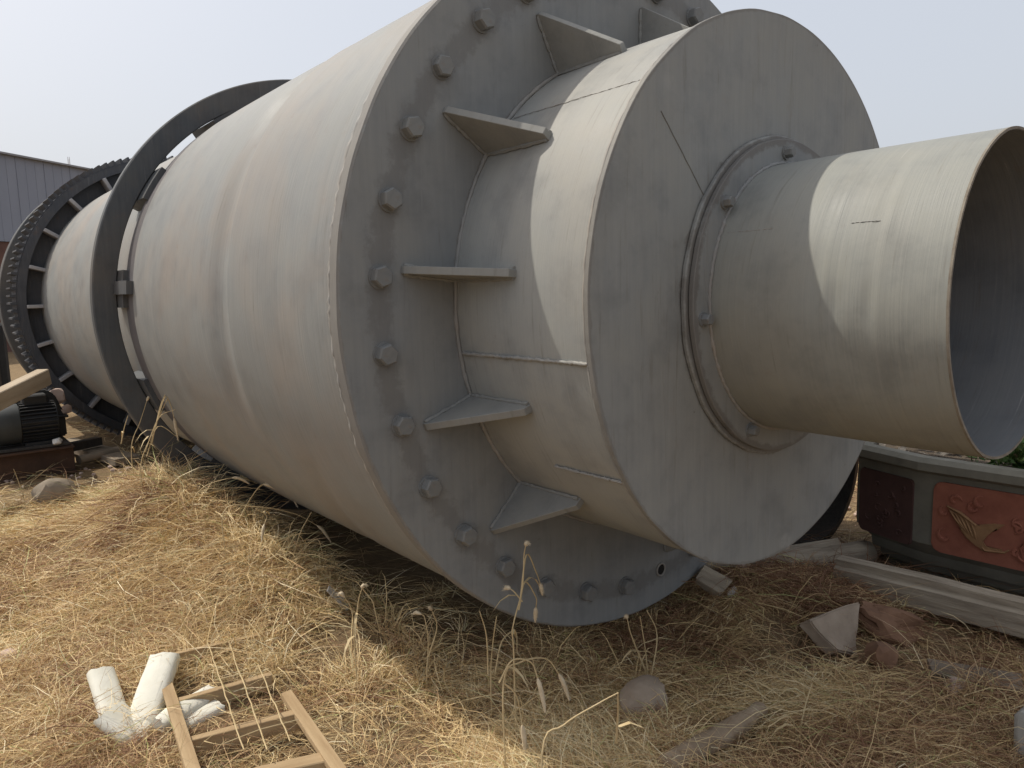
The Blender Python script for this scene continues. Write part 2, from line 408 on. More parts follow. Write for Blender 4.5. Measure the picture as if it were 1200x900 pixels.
for k in range(32):
    a = 130.1 + 11.25 * k
    if abs(((a + 84.9 + 180) % 360) - 180) < 3:      # the one missing bolt: its hole drawn as a disc
        hb = lathe  # hole: black disc painting the recess's shade, with a raised burr ring
        px, pz = 1.068 * math.cos(R(a)), AX + 1.068 * math.sin(R(a))
        bm = bmesh.new(); n = 20
        c0 = [bm.verts.new((px + .021 * math.cos(2 * math.pi * q / n), -.0025, pz + .021 * math.sin(2 * math.pi * q / n))) for q in range(n)]
        bm.faces.new(c0); bmobj('bolt_hole_disc', bm, M_hole, flange)
        bm = bmesh.new()
        bm_tube(bm, [(px + .024 * math.cos(2 * math.pi * q / n), -.003, pz + .024 * math.sin(2 * math.pi * q / n)) for q in range(n + 1)], .004, 6, False)
        bmobj('hole_burr', bm, M_weld, flange, 60); continue
    rr = 1.075 + random.uniform(-.004, .004)
    o = bpy.data.objects.new('bolt', BM); COL.objects.link(o); o.parent = drum
    o.location = (rr * math.cos(R(a)), 0, AX + rr * math.sin(R(a))); o.rotation_euler = (random.uniform(-.05, .05), random.uniform(0, 6.28), random.uniform(-.05, .05)); o.scale = (1, random.uniform(.82, 1.12), 1)

# feed-end drum and its cover
def feed_r(a, y, r): return .004 * nz(a, y, 2.2, 4)
feed = lathe('feed_drum', [(.82, y) for y in np.linspace(.03, -.534, 22)] + [(.80, -.534), (.80, .03)], M_feed, drum, 160, lambda a, y, r: feed_r(a, y, r) if r > .81 else 0)
cover = lathe('feed_cover', [(.36, -.536), (.8255, -.536), (.827, -.5375), (.827, -.5495), (.8255, -.551), (.36, -.551)], M_plate, drum, 180, lambda a, y, r: .0022 * nz(a, 0, 7, 6) if r > .8 else 0, 30)
weld_ring(feed, .822, -.533, .005)
weld_line(feed, -170.5, .823, -.02, -.534, .0055)
weld_line(feed, -146.3, .823, -.27, -.534, .0045)
weld_line(feed, 136.8, .8198, -.02, -.534, .0009)
weld_line(feed, 60, .823, -.02, -.534, .005)
# plate joint line on the cover
bm = bmesh.new(); q0, q1 = (.46 * math.cos(R(143)), AX + .46 * math.sin(R(143))), (.74 * math.cos(R(139)), AX + .74 * math.sin(R(139)))
bm_tube(bm, [(q0[0] + (q1[0] - q0[0]) * t, -.5512, q0[1] + (q1[1] - q0[1]) * t + random.uniform(-.001, .001)) for t in np.linspace(0, 1, 14)], .0018, 6)
bmobj('weld_bead', bm, M_bolt, cover, 60)

# gussets between flange and feed drum
bm = bmesh.new(); th = .011
prof = [(.815, .0), (1.008, .0), (1.008, -.012), (.846, -.275), (.815, -.275)]
for s in (-th, th):
    vs_ = [bm.verts.new((r, y, s)) for r, y in prof]
    bm.faces.new(vs_)
bm.verts.ensure_lookup_table(); n = len(prof)
for k in range(n): bm.faces.new((bm.verts[k], bm.verts[(k + 1) % n], bm.verts[n + (k + 1) % n], bm.verts[n + k]))
bmesh.ops.recalc_face_normals(bm, faces=bm.faces[:])
bmesh.ops.bevel(bm, geom=bm.edges[:], offset=.0013, segments=1, affect='EDGES')
gm = bpy.data.meshes.new('gusset'); bm.to_mesh(gm); bm.free(); gm.materials.append(M_plate)
bm = bmesh.new()
for s in (-th - .001, th + .001):
    bm_tube(bm, [(.822 + .18 * t, -.004, s + random.uniform(-.001, .001)) for t in np.linspace(0, 1, 16)], [.0062 * random.uniform(.65, 1.25) for _ in range(16)], 5)
    bm_tube(bm, [(.824, -.01 - .26 * t, s + random.uniform(-.001, .001)) for t in np.linspace(0, 1, 20)], [.0062 * random.uniform(.65, 1.25) for _ in range(20)], 5)
bmesh.ops.recalc_face_normals(bm, faces=bm.faces[:])
gwm = bpy.data.meshes.new('weld_bead'); bm.to_mesh(gwm); bm.free(); gwm.materials.append(M_plate)
for a in (117.8, 146.3, 173.7, 199.7, 224.8, 279, 307, 334.5, 2, 31, 60.5, 89.0):
    o = bpy.data.objects.new('gusset', gm); COL.objects.link(o); o.parent = drum
    o.location = (0, 0, AX); o.rotation_euler = (0, -R(a), 0)
    w = bpy.data.objects.new('weld_bead', gwm); COL.objects.link(w); w.parent = o

# bolted collar and open pipe
collar = lathe('collar_ring', [(.39, -.552), (.476, -.552), (.480, -.555), (.480, -.563), (.476, -.566), (.39, -.566)], M_plate, drum, 120, lambda a, y, r: .004 * nz(a, 0, 6, 1) if r > .46 else 0, 30)
collar2 = lathe('pipe_flange', [(.39, -.569), (.465, -.569), (.467, -.571), (.467, -.583), (.465, -.585), (.39, -.585)], M_plate, drum, 120, lambda a, y, r: .002 * nz(a, 0, 6, 3) if r > .44 else 0, 30)
lathe('gasket', [(.39, -.5655), (.447, -.5655), (.447, -.5695), (.39, -.5695)], M_hole, collar, 96)
PB = bolt_mesh(.027, .022, .020)
for a in (94, 141, 186, 243, 286, 330, 14, 52):
    o = bpy.data.objects.new('collar_bolt', PB); COL.objects.link(o); o.parent = collar2
    o.location = (.427 * math.cos(R(a)), -.585, AX + .427 * math.sin(R(a))); o.rotation_euler = (0, random.uniform(0, 3), 0)
def pipe_r(a, y, r):
    d = math.degrees(a) % 360; w = 1 / (1 + math.exp(-(d - 120) / 5)) / (1 + math.exp((d - 186) / 4))
    k = w * (.0018 * gauss((y + .905) / .012) - .0018 * gauss((y + .885) / .018) + .0014 * gauss((y + 1.03) / .011) - .0012 * gauss((y + 1.012) / .016))
    w2 = gauss((d - 181) / 7)
    k -= .0045 * w2 * (gauss((y + .93) / .018) + .8 * gauss((y + 1.01) / .016))
    return k + .0035 * nz(a, y, 2.4, 12)
PE = -1.178
pipe = lathe('outlet_pipe', [(.396, y) for y in np.linspace(-.585, PE, 80)] + [(.3915, PE), (.3915, -.585)], M_pipe, drum, 150, pipe_r)
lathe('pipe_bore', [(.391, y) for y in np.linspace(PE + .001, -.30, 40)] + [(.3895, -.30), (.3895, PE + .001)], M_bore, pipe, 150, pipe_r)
weld_ring(pipe, .398, -.587, .006)
weld_line(pipe, 152, .3955, -.60, -.74, .0012, 30); weld_line(pipe, 152.4, .3952, -.945, -1.01, .0009, 16)
lathe('pipe_end_wall', [(.386, -.31), (.02, -.31), (.02, -.30), (.386, -.30)], M_plate, pipe, 60)
M_rim = plain('rust_at_rim', (.15, .125, .10), (.25, .225, .185), 30, .9, .3, .002)
lathe('rusted_rim_edge', [(.3968, PE + .004), (.3968, PE - .0012), (.3905, PE - .0012), (.3905, PE + .004)], M_rim, pipe, 150, pipe_r)

# riding ring (tyre) on chair pads
ring = lathe('riding_ring', [(1.210, 2.52), (1.314, 2.52), (1.32, 2.526), (1.32, 2.58), (1.314, 2.586), (1.210, 2.586), (1.205, 2.58), (1.205, 2.526)], M_tyre, drum, 220, None, 30)
for k in range(13):
    a = 147.5 + 360 / 13 * k
    pad = lathe('chair_pad', [(1.13, 2.40), (1.203, 2.40), (1.203, 2.78), (1.13, 2.78)], M_tyre, drum, 6, None, 30, True, a - 4.6, a + 4.6)
for a in (175,):
    lathe('stop_block', [(1.178, 2.27), (1.215, 2.27), (1.222, 2.30), (1.222, 2.512), (1.178, 2.512)], M_tyre, drum, 4, None, 30, True, a - 1.6, a + 1.6)

# girth gear
Z = 132
def gear_prof(y0, y1, r0, r1):
    V, F = [], []; pts = []
    for k in range(Z):
        a = 2 * math.pi * k / Z; s = 2 * math.pi / Z
        for f, r in ((0, r0), (.28, r0), (.40, r1), (.62, r1), (.74, r0)): pts.append((a + f * s, r))
    return pts
bm = bmesh.new(); pts = gear_prof(0, 0, 1.325, 1.368)
lo = [bm.verts.new((r * math.cos(a), 5.72, AX + r * math.sin(a))) for a, r in pts]
hi = [bm.verts.new((r * math.cos(a), 6.0, AX + r * math.sin(a))) for a, r in pts]
li = [bm.verts.new((1.250 * math.cos(a), 5.72, AX + 1.250 * math.sin(a))) for a, r in pts]
hi2 = [bm.verts.new((1.250 * math.cos(a), 6.0, AX + 1.250 * math.sin(a))) for a, r in pts]
n = len(pts)
for k in range(n):
    j = (k + 1) % n
    for p, q in ((lo, hi), (hi, hi2), (hi2, li), (li, lo)): bm.faces.new((p[k], p[j], q[j], q[k]))
gear = bmobj('girth_gear', bm, M_gear, drum, 30)
lathe('gear_web', [(1.13, 5.80), (1.252, 5.80), (1.252, 5.84), (1.13, 5.84)], M_gear, gear, 160)
lathe('gear_rim_lip', [(1.252, 5.70), (1.315, 5.70), (1.315, 5.722), (1.252, 5.722)], M_gear, gear, 160)
bm = bmesh.new(); bm_box(bm, (1.192, 5.735, 0), (.122, .13, .030), bevel=.004)
sm = bpy.data.meshes.new('stiffener'); bm.to_mesh(sm); bm.free(); sm.materials.append(M_stiff)
for k in range(23):
    o = bpy.data.objects.new('stiffener', sm); COL.objects.link(o); o.parent = gear
    o.location = (0, 0, AX); o.rotation_euler = (0, -R(148.6 + k * 360 / 23), 0)
lathe('rear_riding_ring', [(1.19, 6.75), (1.345, 6.75), (1.35, 6.756), (1.35, 6.94), (1.345, 6.95), (1.19, 6.95)], M_tyre, drum, 180, None, 30)

# ------------------------------------------------------------------ shed behind
P1 = Vector((CAM.x + 25 * .101, CAM.y + 25 * .995, 0)); wd = Vector((.805, .593, 0)).normalized(); wnrm = Vector((wd.y, -wd.x, 0))
shed = empty('metal_shed', P1, math.atan2(wd.y, wd.x), label='grey metal clad shed behind the far end of the drum', cat='shed')
M_clad = plain('grey_cladding', (.215, .232, .28), (.25, .268, .315), 1.2, .6, .1, .01, (1, 1, .25))
M_brick = plain('red_brown_brickwork', (.10, .055, .045), (.16, .085, .065), 3, .95, .3, .02)
M_roof = plain('grey_roof_sheet', (.22, .22, .23), (.27, .27, .28), 1.0, .6, .1, .01)
x = -7.0; k = 0
pw = .93
bm = bmesh.new(); bm_box(bm, (pw / 2, 0, 0), (pw - .03, .05, 2.36)); 
for q in range(2): bm_box(bm, (pw * (q + 1) / 3, -.028, 0), (.02, .006, 2.36))
bm_box(bm, (0, -.03, 0), (.035, .02, 2.38))
pm = bpy.data.meshes.new('cladding_panel'); bm.to_mesh(pm); bm.free(); pm.materials.append(M_clad)
while x < 26:
    o = bpy.data.objects.new('cladding_panel', pm); COL.objects.link(o); o.parent = shed; o.location = (x, 0, 4.19); x += pw
bm = bmesh.new(); bm_box(bm, (9.5, .16, 1.45), (33, .3, 3.1)); bmobj('brick_wall', bm, M_brick, shed)
bm = bmesh.new(); bm_box(bm, (9.5, 6.2, 4.1), (32.8, 12.0, 2.4)); bmobj('body', bm, M_clad, shed)
bm = bmesh.new(); bm_box(bm, (9.5, 6.0, 5.395), (33.4, 12.3, .05)); bmobj('roof', bm, M_roof, shed)
bm = bmesh.new(); bm_box(bm, (9.5, 6.2, 1.4), (32.6, 11.9, 2.9)); bmobj('rear_wall', bm, M_brick, shed)

# lattice mast far beyond the shed
M_mast = plain('hazed_mast_steel', (.6, .61, .63), (.7, .7, .72), 3, .6, .1, .01)  # paled steel: distance haze put into the colour
mp = Vector((CAM.x + 160 * .165, CAM.y + 160 * .986, 0))
mast = empty('lattice_mast', mp, label='thin lattice mast rising faintly above the shed roof', cat='mast')
bm = bmesh.new(); H = 27.2
for sx, sy in ((-1, -1), (1, -1), (1, 1), (-1, 1)): bm_tube(bm, [(sx * .6, sy * .6, 0), (sx * .12, sy * .12, H)], .03, 4)
bmobj('mast_legs', bm, M_mast, mast)
bm = bmesh.new(); z = 0
while z < H - 1:
    w = .6 - .48 * z / H; w2 = .6 - .48 * (z + 1.6) / H
    for (a, b_) in (((-1, -1), (1, -1)), ((1, -1), (1, 1)), ((1, 1), (-1, 1)), ((-1, 1), (-1, -1))):
        bm_tube(bm, [(a[0] * w, a[1] * w, z), (b_[0] * w2, b_[1] * w2, min(H, z + 1.6))], .02, 3)
    z += 1.6
o = bmobj('cross_bracing', bm, M_mast, mast); o['kind'] = 'stuff'

# ------------------------------------------------------------------ motor on skid, at the left
skid = empty('motor_skid', (-1.14, 4.85, gz(-1.3, 4.9)), label='dark rusty steel skid under the motor at the left edge', cat='skid')
bm = bmesh.new(); bm_box(bm, (-.75, .02, .115), (1.5, .04, .23), bevel=.004); bmobj('side_rail', bm, M_rusty, skid)
bm = bmesh.new(); bm_box(bm, (-.75, .56, .115), (1.5, .04, .23), bevel=.004); bmobj('side_rail', bm, M_rusty, skid)
bm = bmesh.new(); bm_box(bm, (-.02, .29, .113), (.04, .498, .222), bevel=.004); bmobj('end_rail', bm, M_rusty, skid)
bm = bmesh.new(); bm_box(bm, (-.75, .29, .242), (1.46, .6, .022), bevel=.003); bmobj('top_plate', bm, M_dark, skid)
bm = bmesh.new(); bm_box(bm, (-.75, -.03, .02), (1.5, .06, .012)); bm_box(bm, (-.75, -.03, .218), (1.5, .06, .012)); bmobj('rail_lips', bm, M_rusty, skid)
mz = skid.location.z + .253
motor = empty('electric_motor', (-1.385, 5.0, mz), label='black finned electric motor bolted on the rusty skid', cat='motor')
def cylx(bm, x0, x1, r, zc, n=32, y=0):
    a = [bm.verts.new((x0, y + r * math.cos(2 * math.pi * k / n), zc + r * math.sin(2 * math.pi * k / n))) for k in range(n)]
    b_ = [bm.verts.new((x1, y + r * math.cos(2 * math.pi * k / n), zc + r * math.sin(2 * math.pi * k / n))) for k in range(n)]
    for k in range(n): bm.faces.new((a[k], a[(k + 1) % n], b_[(k + 1) % n], b_[k]))
    bm.faces.new(a[::-1]); bm.faces.new(b_)
bm = bmesh.new(); cylx(bm, -.10, .20, .155, .19); bmobj('motor_body', bm, M_black, motor, 35)
bm = bmesh.new(); fin_h = .028
for k in range(30):
    a = 2 * math.pi * k / 30
    M = Matrix.Translation((.05, 0, .19)) @ Matrix.Rotation(a, 4, 'X') @ Matrix.Translation((0, 0, .155 + fin_h / 2 - .003))
    bm_box(bm, (0, 0, 0), (.28, .008, fin_h + .006), M)
o = bmobj('cooling_fins', bm, M_black, motor); o['kind'] = 'stuff'
bm = bmesh.new()
prof_ = [(-.10, .178), (-.14, .183), (-.34, .183), (-.40, .16), (-.42, .11), (-.42, .02)]
rings_ = [[bm.verts.new((x_, r_ * math.cos(2 * math.pi * k / 32), .19 + r_ * math.sin(2 * math.pi * k / 32))) for k in range(32)] for x_, r_ in prof_]
for a, b_ in zip(rings_, rings_[1:]):
    for k in range(32): bm.faces.new((a[k], a[(k + 1) % 32], b_[(k + 1) % 32], b_[k]))
bm.faces.new(rings_[0]); bm.faces.new(rings_[-1][::-1]); bmobj('fan_cowl', bm, M_mgrey, motor, 40)
bm = bmesh.new(); bm_box(bm, (.05, -.10, .012), (.26, .07, .03), bevel=.004); bm_box(bm, (.05, .10, .012), (.26, .07, .03), bevel=.004); bmobj('motor_feet', bm, M_black, motor)
bm = bmesh.new(); bm_box(bm, (.04, .02, .385), (.20, .17, .10), bevel=.012); bmobj('terminal_box', bm, M_black, motor)
motor.scale = (.84, .88, .88)
gb = empty('gearbox', (-1.19, 5.33, mz), label='black gearbox housing between the motor and the girth gear', cat='gearbox')
bm = bmesh.new(); pr = [(-.30, 0), (.06, 0), (.06, .18), (.0, .35), (-.05, .39), (-.24, .40), (-.30, .30)]
a_ = [bm.verts.new((x_, -.17, z_)) for x_, z_ in pr]; b2 = [bm.verts.new((x_, .17, z_)) for x_, z_ in pr]
bm.faces.new(a_); bm.faces.new(b2[::-1])
for k in range(len(pr)): bm.faces.new((a_[k], a_[(k + 1) % len(pr)], b2[(k + 1) % len(pr)], b2[k]))
bmesh.ops.bevel(bm, geom=bm.edges[:], offset=.012, segments=2, affect='EDGES'); bmobj('housing', bm, M_black, gb, 40)
bm = bmesh.new(); bm_box(bm, (-.12, 0, .165), (.40, .38, .022), bevel=.004); bmobj('split_flange', bm, M_black, gb)

cab = empty('machine_housing', (-1.96, 9.7, gz(-2.3, 9.7)), label='dark machine housing behind the rear riding ring at the left edge', cat='machine housing')
bm = bmesh.new(); bm_box(bm, (0, 0, .56), (1.7, .9, 1.12), bevel=.03); bmobj('housing', bm, M_black, cab)
bm = bmesh.new(); bm_box(bm, (0, -.455, .56), (1.5, .02, .9), bevel=.005); bmobj('cover_panel', bm, M_dark, cab)
def board(name, a, b, w, t, mat, parent=None, roll=0.0, jit=.003, seg=1, **k):
    """a sawn board from a to b; its own object frame has X along the grain"""
    M, L = frame(a, b, roll=roll); bm = bmesh.new(); bm_box(bm, (0, 0, 0), (L, w, t), bevel=min(w, t) * .06, jit=jit)
    if seg > 1:
        es = [e for e in bm.edges if abs((e.verts[0].co - e.verts[1].co).normalized().x) > .95]
        bmesh.ops.subdivide_edges(bm, edges=es, cuts=seg)
        for v in bm.verts: v.co += Vector((0, .012 * noise.noise(Vector((v.co.x * 3, 1, 5))), .012 * noise.noise(Vector((v.co.x * 3, 7, 2))))) * w * 12 * .3
    o = bmobj(name, bm, mat, parent); o.matrix_world = M
    return tag(o, **k)
e1 = at(52, 441, 4.95); e0 = at(-60, 497, 4.15)
tim = board('timber_beam', e0, e1, .10, .125, M_wood2, label='pale square timber lying across the black motor and gearbox', cat='timber')

def lump(name, c, s, mat, seed, sub=2, rough=.35, flat=0.0, rot=(0, 0, 0), cuts=5, parent=None, **k):
    """an irregular stone: noisy ball with a few broken flat faces"""
    bm = bmesh.new(); bmesh.ops.create_icosphere(bm, subdivisions=sub, radius=1)
    rnd = random.Random(seed)
    for _ in range(cuts):
        nn = Vector([rnd.gauss(0, 1) for _ in range(3)]).normalized(); d = rnd.uniform(.5, .8)
        for v in bm.verts:
            q = v.co.dot(nn) - d
            if q > 0: v.co -= nn * q
    for v in bm.verts:
        v.co *= 1 + rough * .5 * noise.noise(v.co * 1.7 + Vector((seed, 0, 0))) + rough * .28 * noise.noise(v.co * 6 + Vector((seed, 3, 0)))
        v.co = Vector((v.co.x * s[0], v.co.y * s[1], v.co.z * s[2]))
    o = bmobj(name, bm, mat, parent, 24); o.location = c; o.rotation_euler = rot
    return tag(o, **k)
def on(px, py, Y, dz=0.0):
    p = at(px, py, Y); return Vector((p.x, Y, gz(p.x, Y) + dz))
lump('stone', (-1.168, 5.24, mz + .325), (.075, .05, .07), M_pink, 3, label='pale pinkish stone lump resting on the black gearbox, upper one', cat='stone')
lump('stone', (-1.128, 5.20, mz + .215), (.06, .045, .05), M_pink, 9, label='pale pinkish stone lump wedged at the gearbox side, lower one', cat='stone')
lump('white_scrap', (-1.25, 4.83, mz + .02), (.045, .03, .03), M_plastic, 5, label='small white scrap on the skid rim below the motor fins', cat='scrap')
# clutter right of the skid
p0, p1 = Vector((-1.04, 6.1, .05)), Vector((-.78, 4.75, .06))
board('concrete_strip', p0, p1, .20, .06, M_earthy, label='pale concrete strip on the ground between skid and gear', cat='concrete strip')
bm = bmesh.new(); bm_tube(bm, [(-1.10, 4.95, .085), (-.95, 5.02, .085), (-.78, 5.10, .09)], .036, 10); tag(bmobj('steel_pipe', bm, M_earthy, None, 50), 'short grey pipe lying beside the skid end', 'pipe')
bm = bmesh.new()
Mx, L = frame((-1.1, 5.3, .17), (-.86, 5.42, .17))
bm_box(bm, (0, 0, 0), (L, .08, .008), Mx); bm_box(bm, (0, -.036, -.035), (L, .008, .062), Mx); bm_box(bm, (0, .036, -.035), (L, .008, .062), Mx)
tag(bmobj('steel_channel', bm, M_dark), 'short dark steel channel offcut above the grey pipe', 'channel')
# ------------------------------------------------------------------ stones and scrap on the grass
def st(name, px, py, Y, s, mat, seed, label, cat='stone', sink=.3, rot=(0, 0, 0), **kk):
    c = on(px, py, Y); c.z += s[2] * (1 - sink) ; return lump(name, c, s, mat, seed, label=label, cat=cat, rot=rot, **kk)
st('stone', 64, 577, 3.95, (.13, .10, .10), M_earthy, 21, 'rounded tan stone in the straw below the motor skid', cuts=2, sub=3, sink=.1)
st('stone', 92, 606, 3.4, (.075, .05, .04), M_pink, 22, 'small pink stone half buried in straw at left')
st('stone', 757, 826, -.33, (.10, .075, .065), M_stone, 23, 'round grey stone in the grass in front of the flange', cuts=1, sub=3, rough=.25, sink=.15)
st('stone', 1042, 742, -.62, (.19, .085, .06), M_redst, 47, 'large reddish brown broken brick stone leaning on the beige slab', rot=(.45, .35, -.7), rough=.7, sub=3, cuts=9)
st('stone', 868, 712, .0, (.07, .05, .05), M_pink, 26, 'small pinkish stone in dead grass under the cover plate')
st('stone', 1120, 785, -.95, (.06, .04, .03), M_pink, 28, 'small pale stone in the grass at right')
st('stone', 8, 757, 1.55, (.06, .05, .03), M_pink, 29, 'flat pinkish stone at the left edge of the straw')
st('stone', 962, 624, .62, (.085, .06, .06), M_stone, 31, 'tan stone in sunlight between drum and planter')
st('stone', 1003, 585, 1.1, (.16, .10, .07), M_redst, 32, 'flat brown stone in the sunlit gap beside the planter')
st('stone', 1000, 568, 1.25, (.24, .14, .12), M_stone, 33, 'grey rock behind the sunlit gap, topmost there')
st('stone', 1035, 778, -.72, (.10, .06, .045), M_redst, 35, 'small dull red brick lump lying below the large reddish stone', rot=(.1, .2, .4))
st('stone', 905, 672, .0, (.13, .07, .06), M_stone, 36, 'rough grey-brown rock at the foot of the grey log')
board('broken_board', at(1090, 782, -.86), at(1200, 803, -1.10), .09, .02, M_rotten, roll=.15, jit=.012, label='broken flat grey board lying in the grass below the beam', cat='board')
board('broken_board', at(900, 652, .05), at(985, 640, -.15), .07, .03, M_gwood, roll=.5, jit=.01, label='split grey board lying across the driftwood log', cat='board')
# beige slab standing
slab = mk('slab', [], [], M_stone)
bpy.data.meshes.remove(slab.data) if False else None
bpy.data.objects.remove(slab)
sp = [at(947, 726, -.50), at(1008, 705, -.56), at(1006, 772, -.62), at(982, 762, -.60)]
nrm = (sp[1] - sp[0]).cross(sp[2] - sp[0]).normalized()
if nrm.dot(CAM - sp[0]) < 0: nrm = -nrm
bm = bmesh.new(); fa = [bm.verts.new(p) for p in sp]; fb = [bm.verts.new(p - nrm * .06 + Vector((0, 0, -.01))) for p in sp]
bm.faces.new(fa); bm.faces.new(fb[::-1])
for k in range(4): bm.faces.new((fa[k], fa[(k + 1) % 4], fb[(k + 1) % 4], fb[k]))
bmesh.ops.bevel(bm, geom=bm.edges[:], offset=.007, segments=2, affect='EDGES')
bmesh.ops.subdivide_edges(bm, edges=bm.edges[:], cuts=4, use_grid_fill=True)
for v in bm.verts: v.co += Vector((noise.noise(v.co * 14), noise.noise(v.co * 14 + Vector((5, 0, 0))), noise.noise(v.co * 14 + Vector((0, 5, 0))))) * .010
tag(bmobj('stone_slab', bm, M_stone, None, 40), 'triangular beige stone slab standing in the grass right of the drum', 'slab')
# block at lower right corner
bm = bmesh.new(); c = at(1212, 872, -1.22); bm_box(bm, (c.x, -1.25, .06), (.12, .14, .2), bevel=.015, jit=.008)
tag(bmobj('pale_block', bm, M_conc, None, 40), 'pale cream block at the bottom right corner', 'block')
# log in the foreground
def rough_log(name, pts, rad, mat, **k):
    bm = bmesh.new(); P = []; rr = []
    pts = [Vector(p) for p in pts]; m = 22
    for i in range(m + 1):
        t = i / m * (len(pts) - 1); j = min(int(t), len(pts) - 2); f = t - j; P.append(pts[j].lerp(pts[j + 1], f))
        rr.append((rad[j] * (1 - f) + rad[j + 1] * f) * (1 + .12 * noise.noise(Vector((i * .5, 3, 1)))))
    mid = sum(P, Vector()) / len(P); M, L = frame(pts[0], pts[-1]); Mi = M.inverted()
    P = [Mi @ p for p in P]
    rings = bm_tube(bm, P, rr, 14)
    for i, rg in enumerate(rings):
        for k2, v in enumerate(rg):
            tw = k2 + i * .25
            d = .10 * noise.noise(Vector((math.cos(tw * .449) * 2.5, math.sin(tw * .449) * 2.5, i * .12))) 
            c_ = P[i]; v.co = c_ + (v.co - c_) * (1 + d * 2.2)
    o = bmobj(name, bm, mat, None, 50); o.matrix_world = M; return tag(o, **k)
rough_log('branch_log', [on(780, 905, -.62, .03), on(845, 873, -.62, .035), on(892, 850, -.62, .04)], [.034, .031, .026], M_rotten2, label='grey-brown stick of wood lying in the grass at the bottom', cat='log')
rough_log('driftwood_log', [at(800, 662, .12), at(880, 661, 0.02), at(960, 660, -.12), at(1018, 648, -.22)], [.05, .085, .075, .055], M_gwood, label='weathered grey split log lying under the cover plate and beam end', cat='log')
bm_ = board('wood_chunk', at(818, 672, -.02), at(850, 692, -.12), .075, .04, M_gwood, roll=.6, jit=.01, label='short pale wood block tilted against the flange foot', cat='wood block')
st('white_scrap', 858, 712, -.14, (.025, .02, .03), M_plastic, 41, 'small white scrap by the wood block', 'scrap')
board('white_strip', at(384, 690, .95), at(408, 712, .93), .035, .008, M_plastic, roll=.5, label='thin white plastic strip lying beside the drum edge', cat='plastic strip')
board('white_strip', at(126, 744, 1.42), at(140, 726, 1.5), .03, .008, M_plastic, roll=.4, label='thin white plastic strip in straw above the foam pieces', cat='plastic strip')

# angular beam in front of the planter
b0 = Vector((.96, -.30, .115)); b1 = Vector((1.08, -1.62, .115)); bdir = (b1 - b0)
Mb, Lb = frame(b0, b1); bm = bmesh.new()
secn = [(-.055, -.065), (.06, -.065), (.06, .028), (.035, .038), (.035, .058), (-.03, .058), (-.03, .030), (-.055, .022)]
nseg = 16; rows = []
for i in range(nseg + 1):
    xx = -Lb / 2 + Lb * i / nseg
    rows.append([bm.verts.new((xx, y_ + .004 * noise.noise(Vector((xx * 6, y_ * 30, 1))), z_ + .005 * noise.noise(Vector((xx * 5, 2, z_ * 20))))) for y_, z_ in secn])
for a, b_ in zip(rows, rows[1:]):
    for k in range(len(secn)): bm.faces.new((a[k], a[(k + 1) % len(secn)], b_[(k + 1) % len(secn)], b_[k]))
bm.faces.new(rows[0][::-1]); bm.faces.new(rows[-1])
o = bmobj('stepped_beam', bm, M_gwood, None, 30); o.matrix_world = Mb
tag(o, 'long weathered grey stepped beam on the ground before the planter', 'beam')

# dark steel pipe section behind the drum (its curved rim shows right of the cover)
AXs = AX
hoop = empty('steel_hoop', (1.45, .13, 0), label='short dark steel hoop standing on the ground behind the cover plate', cat='steel hoop')
def hoop_ring(name, prof, mat, parent, n=96):
    bm = bmesh.new(); rows = [[bm.verts.new((r * math.cos(2 * math.pi * k / n), y, .42 + r * math.sin(2 * math.pi * k / n))) for k in range(n)] for r, y in prof]
    m = len(rows)
    for i in range(m):
        a, b_ = rows[i], rows[(i + 1) % m]
        for k in range(n): bm.faces.new((a[k], a[(k + 1) % n], b_[(k + 1) % n], b_[k]))
    return bmobj(name, bm, mat, parent, 30)
hoop_ring('hoop_wall', [(.42, -.08), (.42, .40), (.39, .40), (.39, -.08)], M_dark, hoop)
hoop_ring('hoop_end', [(.389, .33), (.03, .33), (.03, .35), (.389, .35)], M_dark, hoop)

# ------------------------------------------------------------------ planter
pl = empty('planter', (1.8, -.8, 0), label='grey concrete planter with red relief panels and a gold bird', cat='planter')
PO = Vector((1.8, -.8, 0))
poly = [Vector(p) - PO.xy.to_2d() for p in [Vector((1.34, -.17)), Vector((1.245, -.50)), Vector((1.275, -1.46)), Vector((1.52, -1.80)), Vector((2.02, -1.84)), Vector((2.36, -1.50)), Vector((2.40, -.52)), Vector((2.16, -.14)), Vector((1.78, -.03))]]
def inset(poly, d):
    n = len(poly); out = []
    for i in range(n):
        a, b_, c = poly[i - 1], poly[i], poly[(i + 1) % n]
        e1_, e2_ = (b_ - a).normalized(), (c - b_).normalized()
        n1 = Vector((-e1_.y, e1_.x)); n2 = Vector((-e2_.y, e2_.x))
        mm = (n1 + n2).normalized(); out.append(b_ + mm * d / max(.3, mm.dot(n1)))
    return out
ar = sum(poly[i - 1].x * poly[i].y - poly[i].x * poly[i - 1].y for i in range(len(poly)))
sgn = 1 if ar > 0 else -1
def prism(name, prof, mat, parent, smooth=25):
    bm = bmesh.new(); rows = []
    for d, z_ in prof: rows.append([bm.verts.new((p.x, p.y, z_)) for p in inset(poly, d * sgn)])
    n = len(poly)
    for a, b_ in zip(rows, rows[1:]):
        for k in range(n): bm.faces.new((a[k], a[(k + 1) % n], b_[(k + 1) % n], b_[k]))
    bm.faces.new(rows[0]); bm.faces.new(rows[-1])
    return bmobj(name, bm, mat, parent, smooth)
prism('planter_body', [(.15, -.05), (.15, .05), (.125, .06), (.125, .095), (.09, .105), (.085, .15), (.05, .185), (.022, .215), (.022, .53)], M_plant, pl)
bm = bmesh.new()
prof_ = [(.02, .53), (-.004, .542), (-.012, .548), (-.012, .582), (-.004, .588), (.012, .600), (.06, .600), (.075, .588), (.075, .50)]
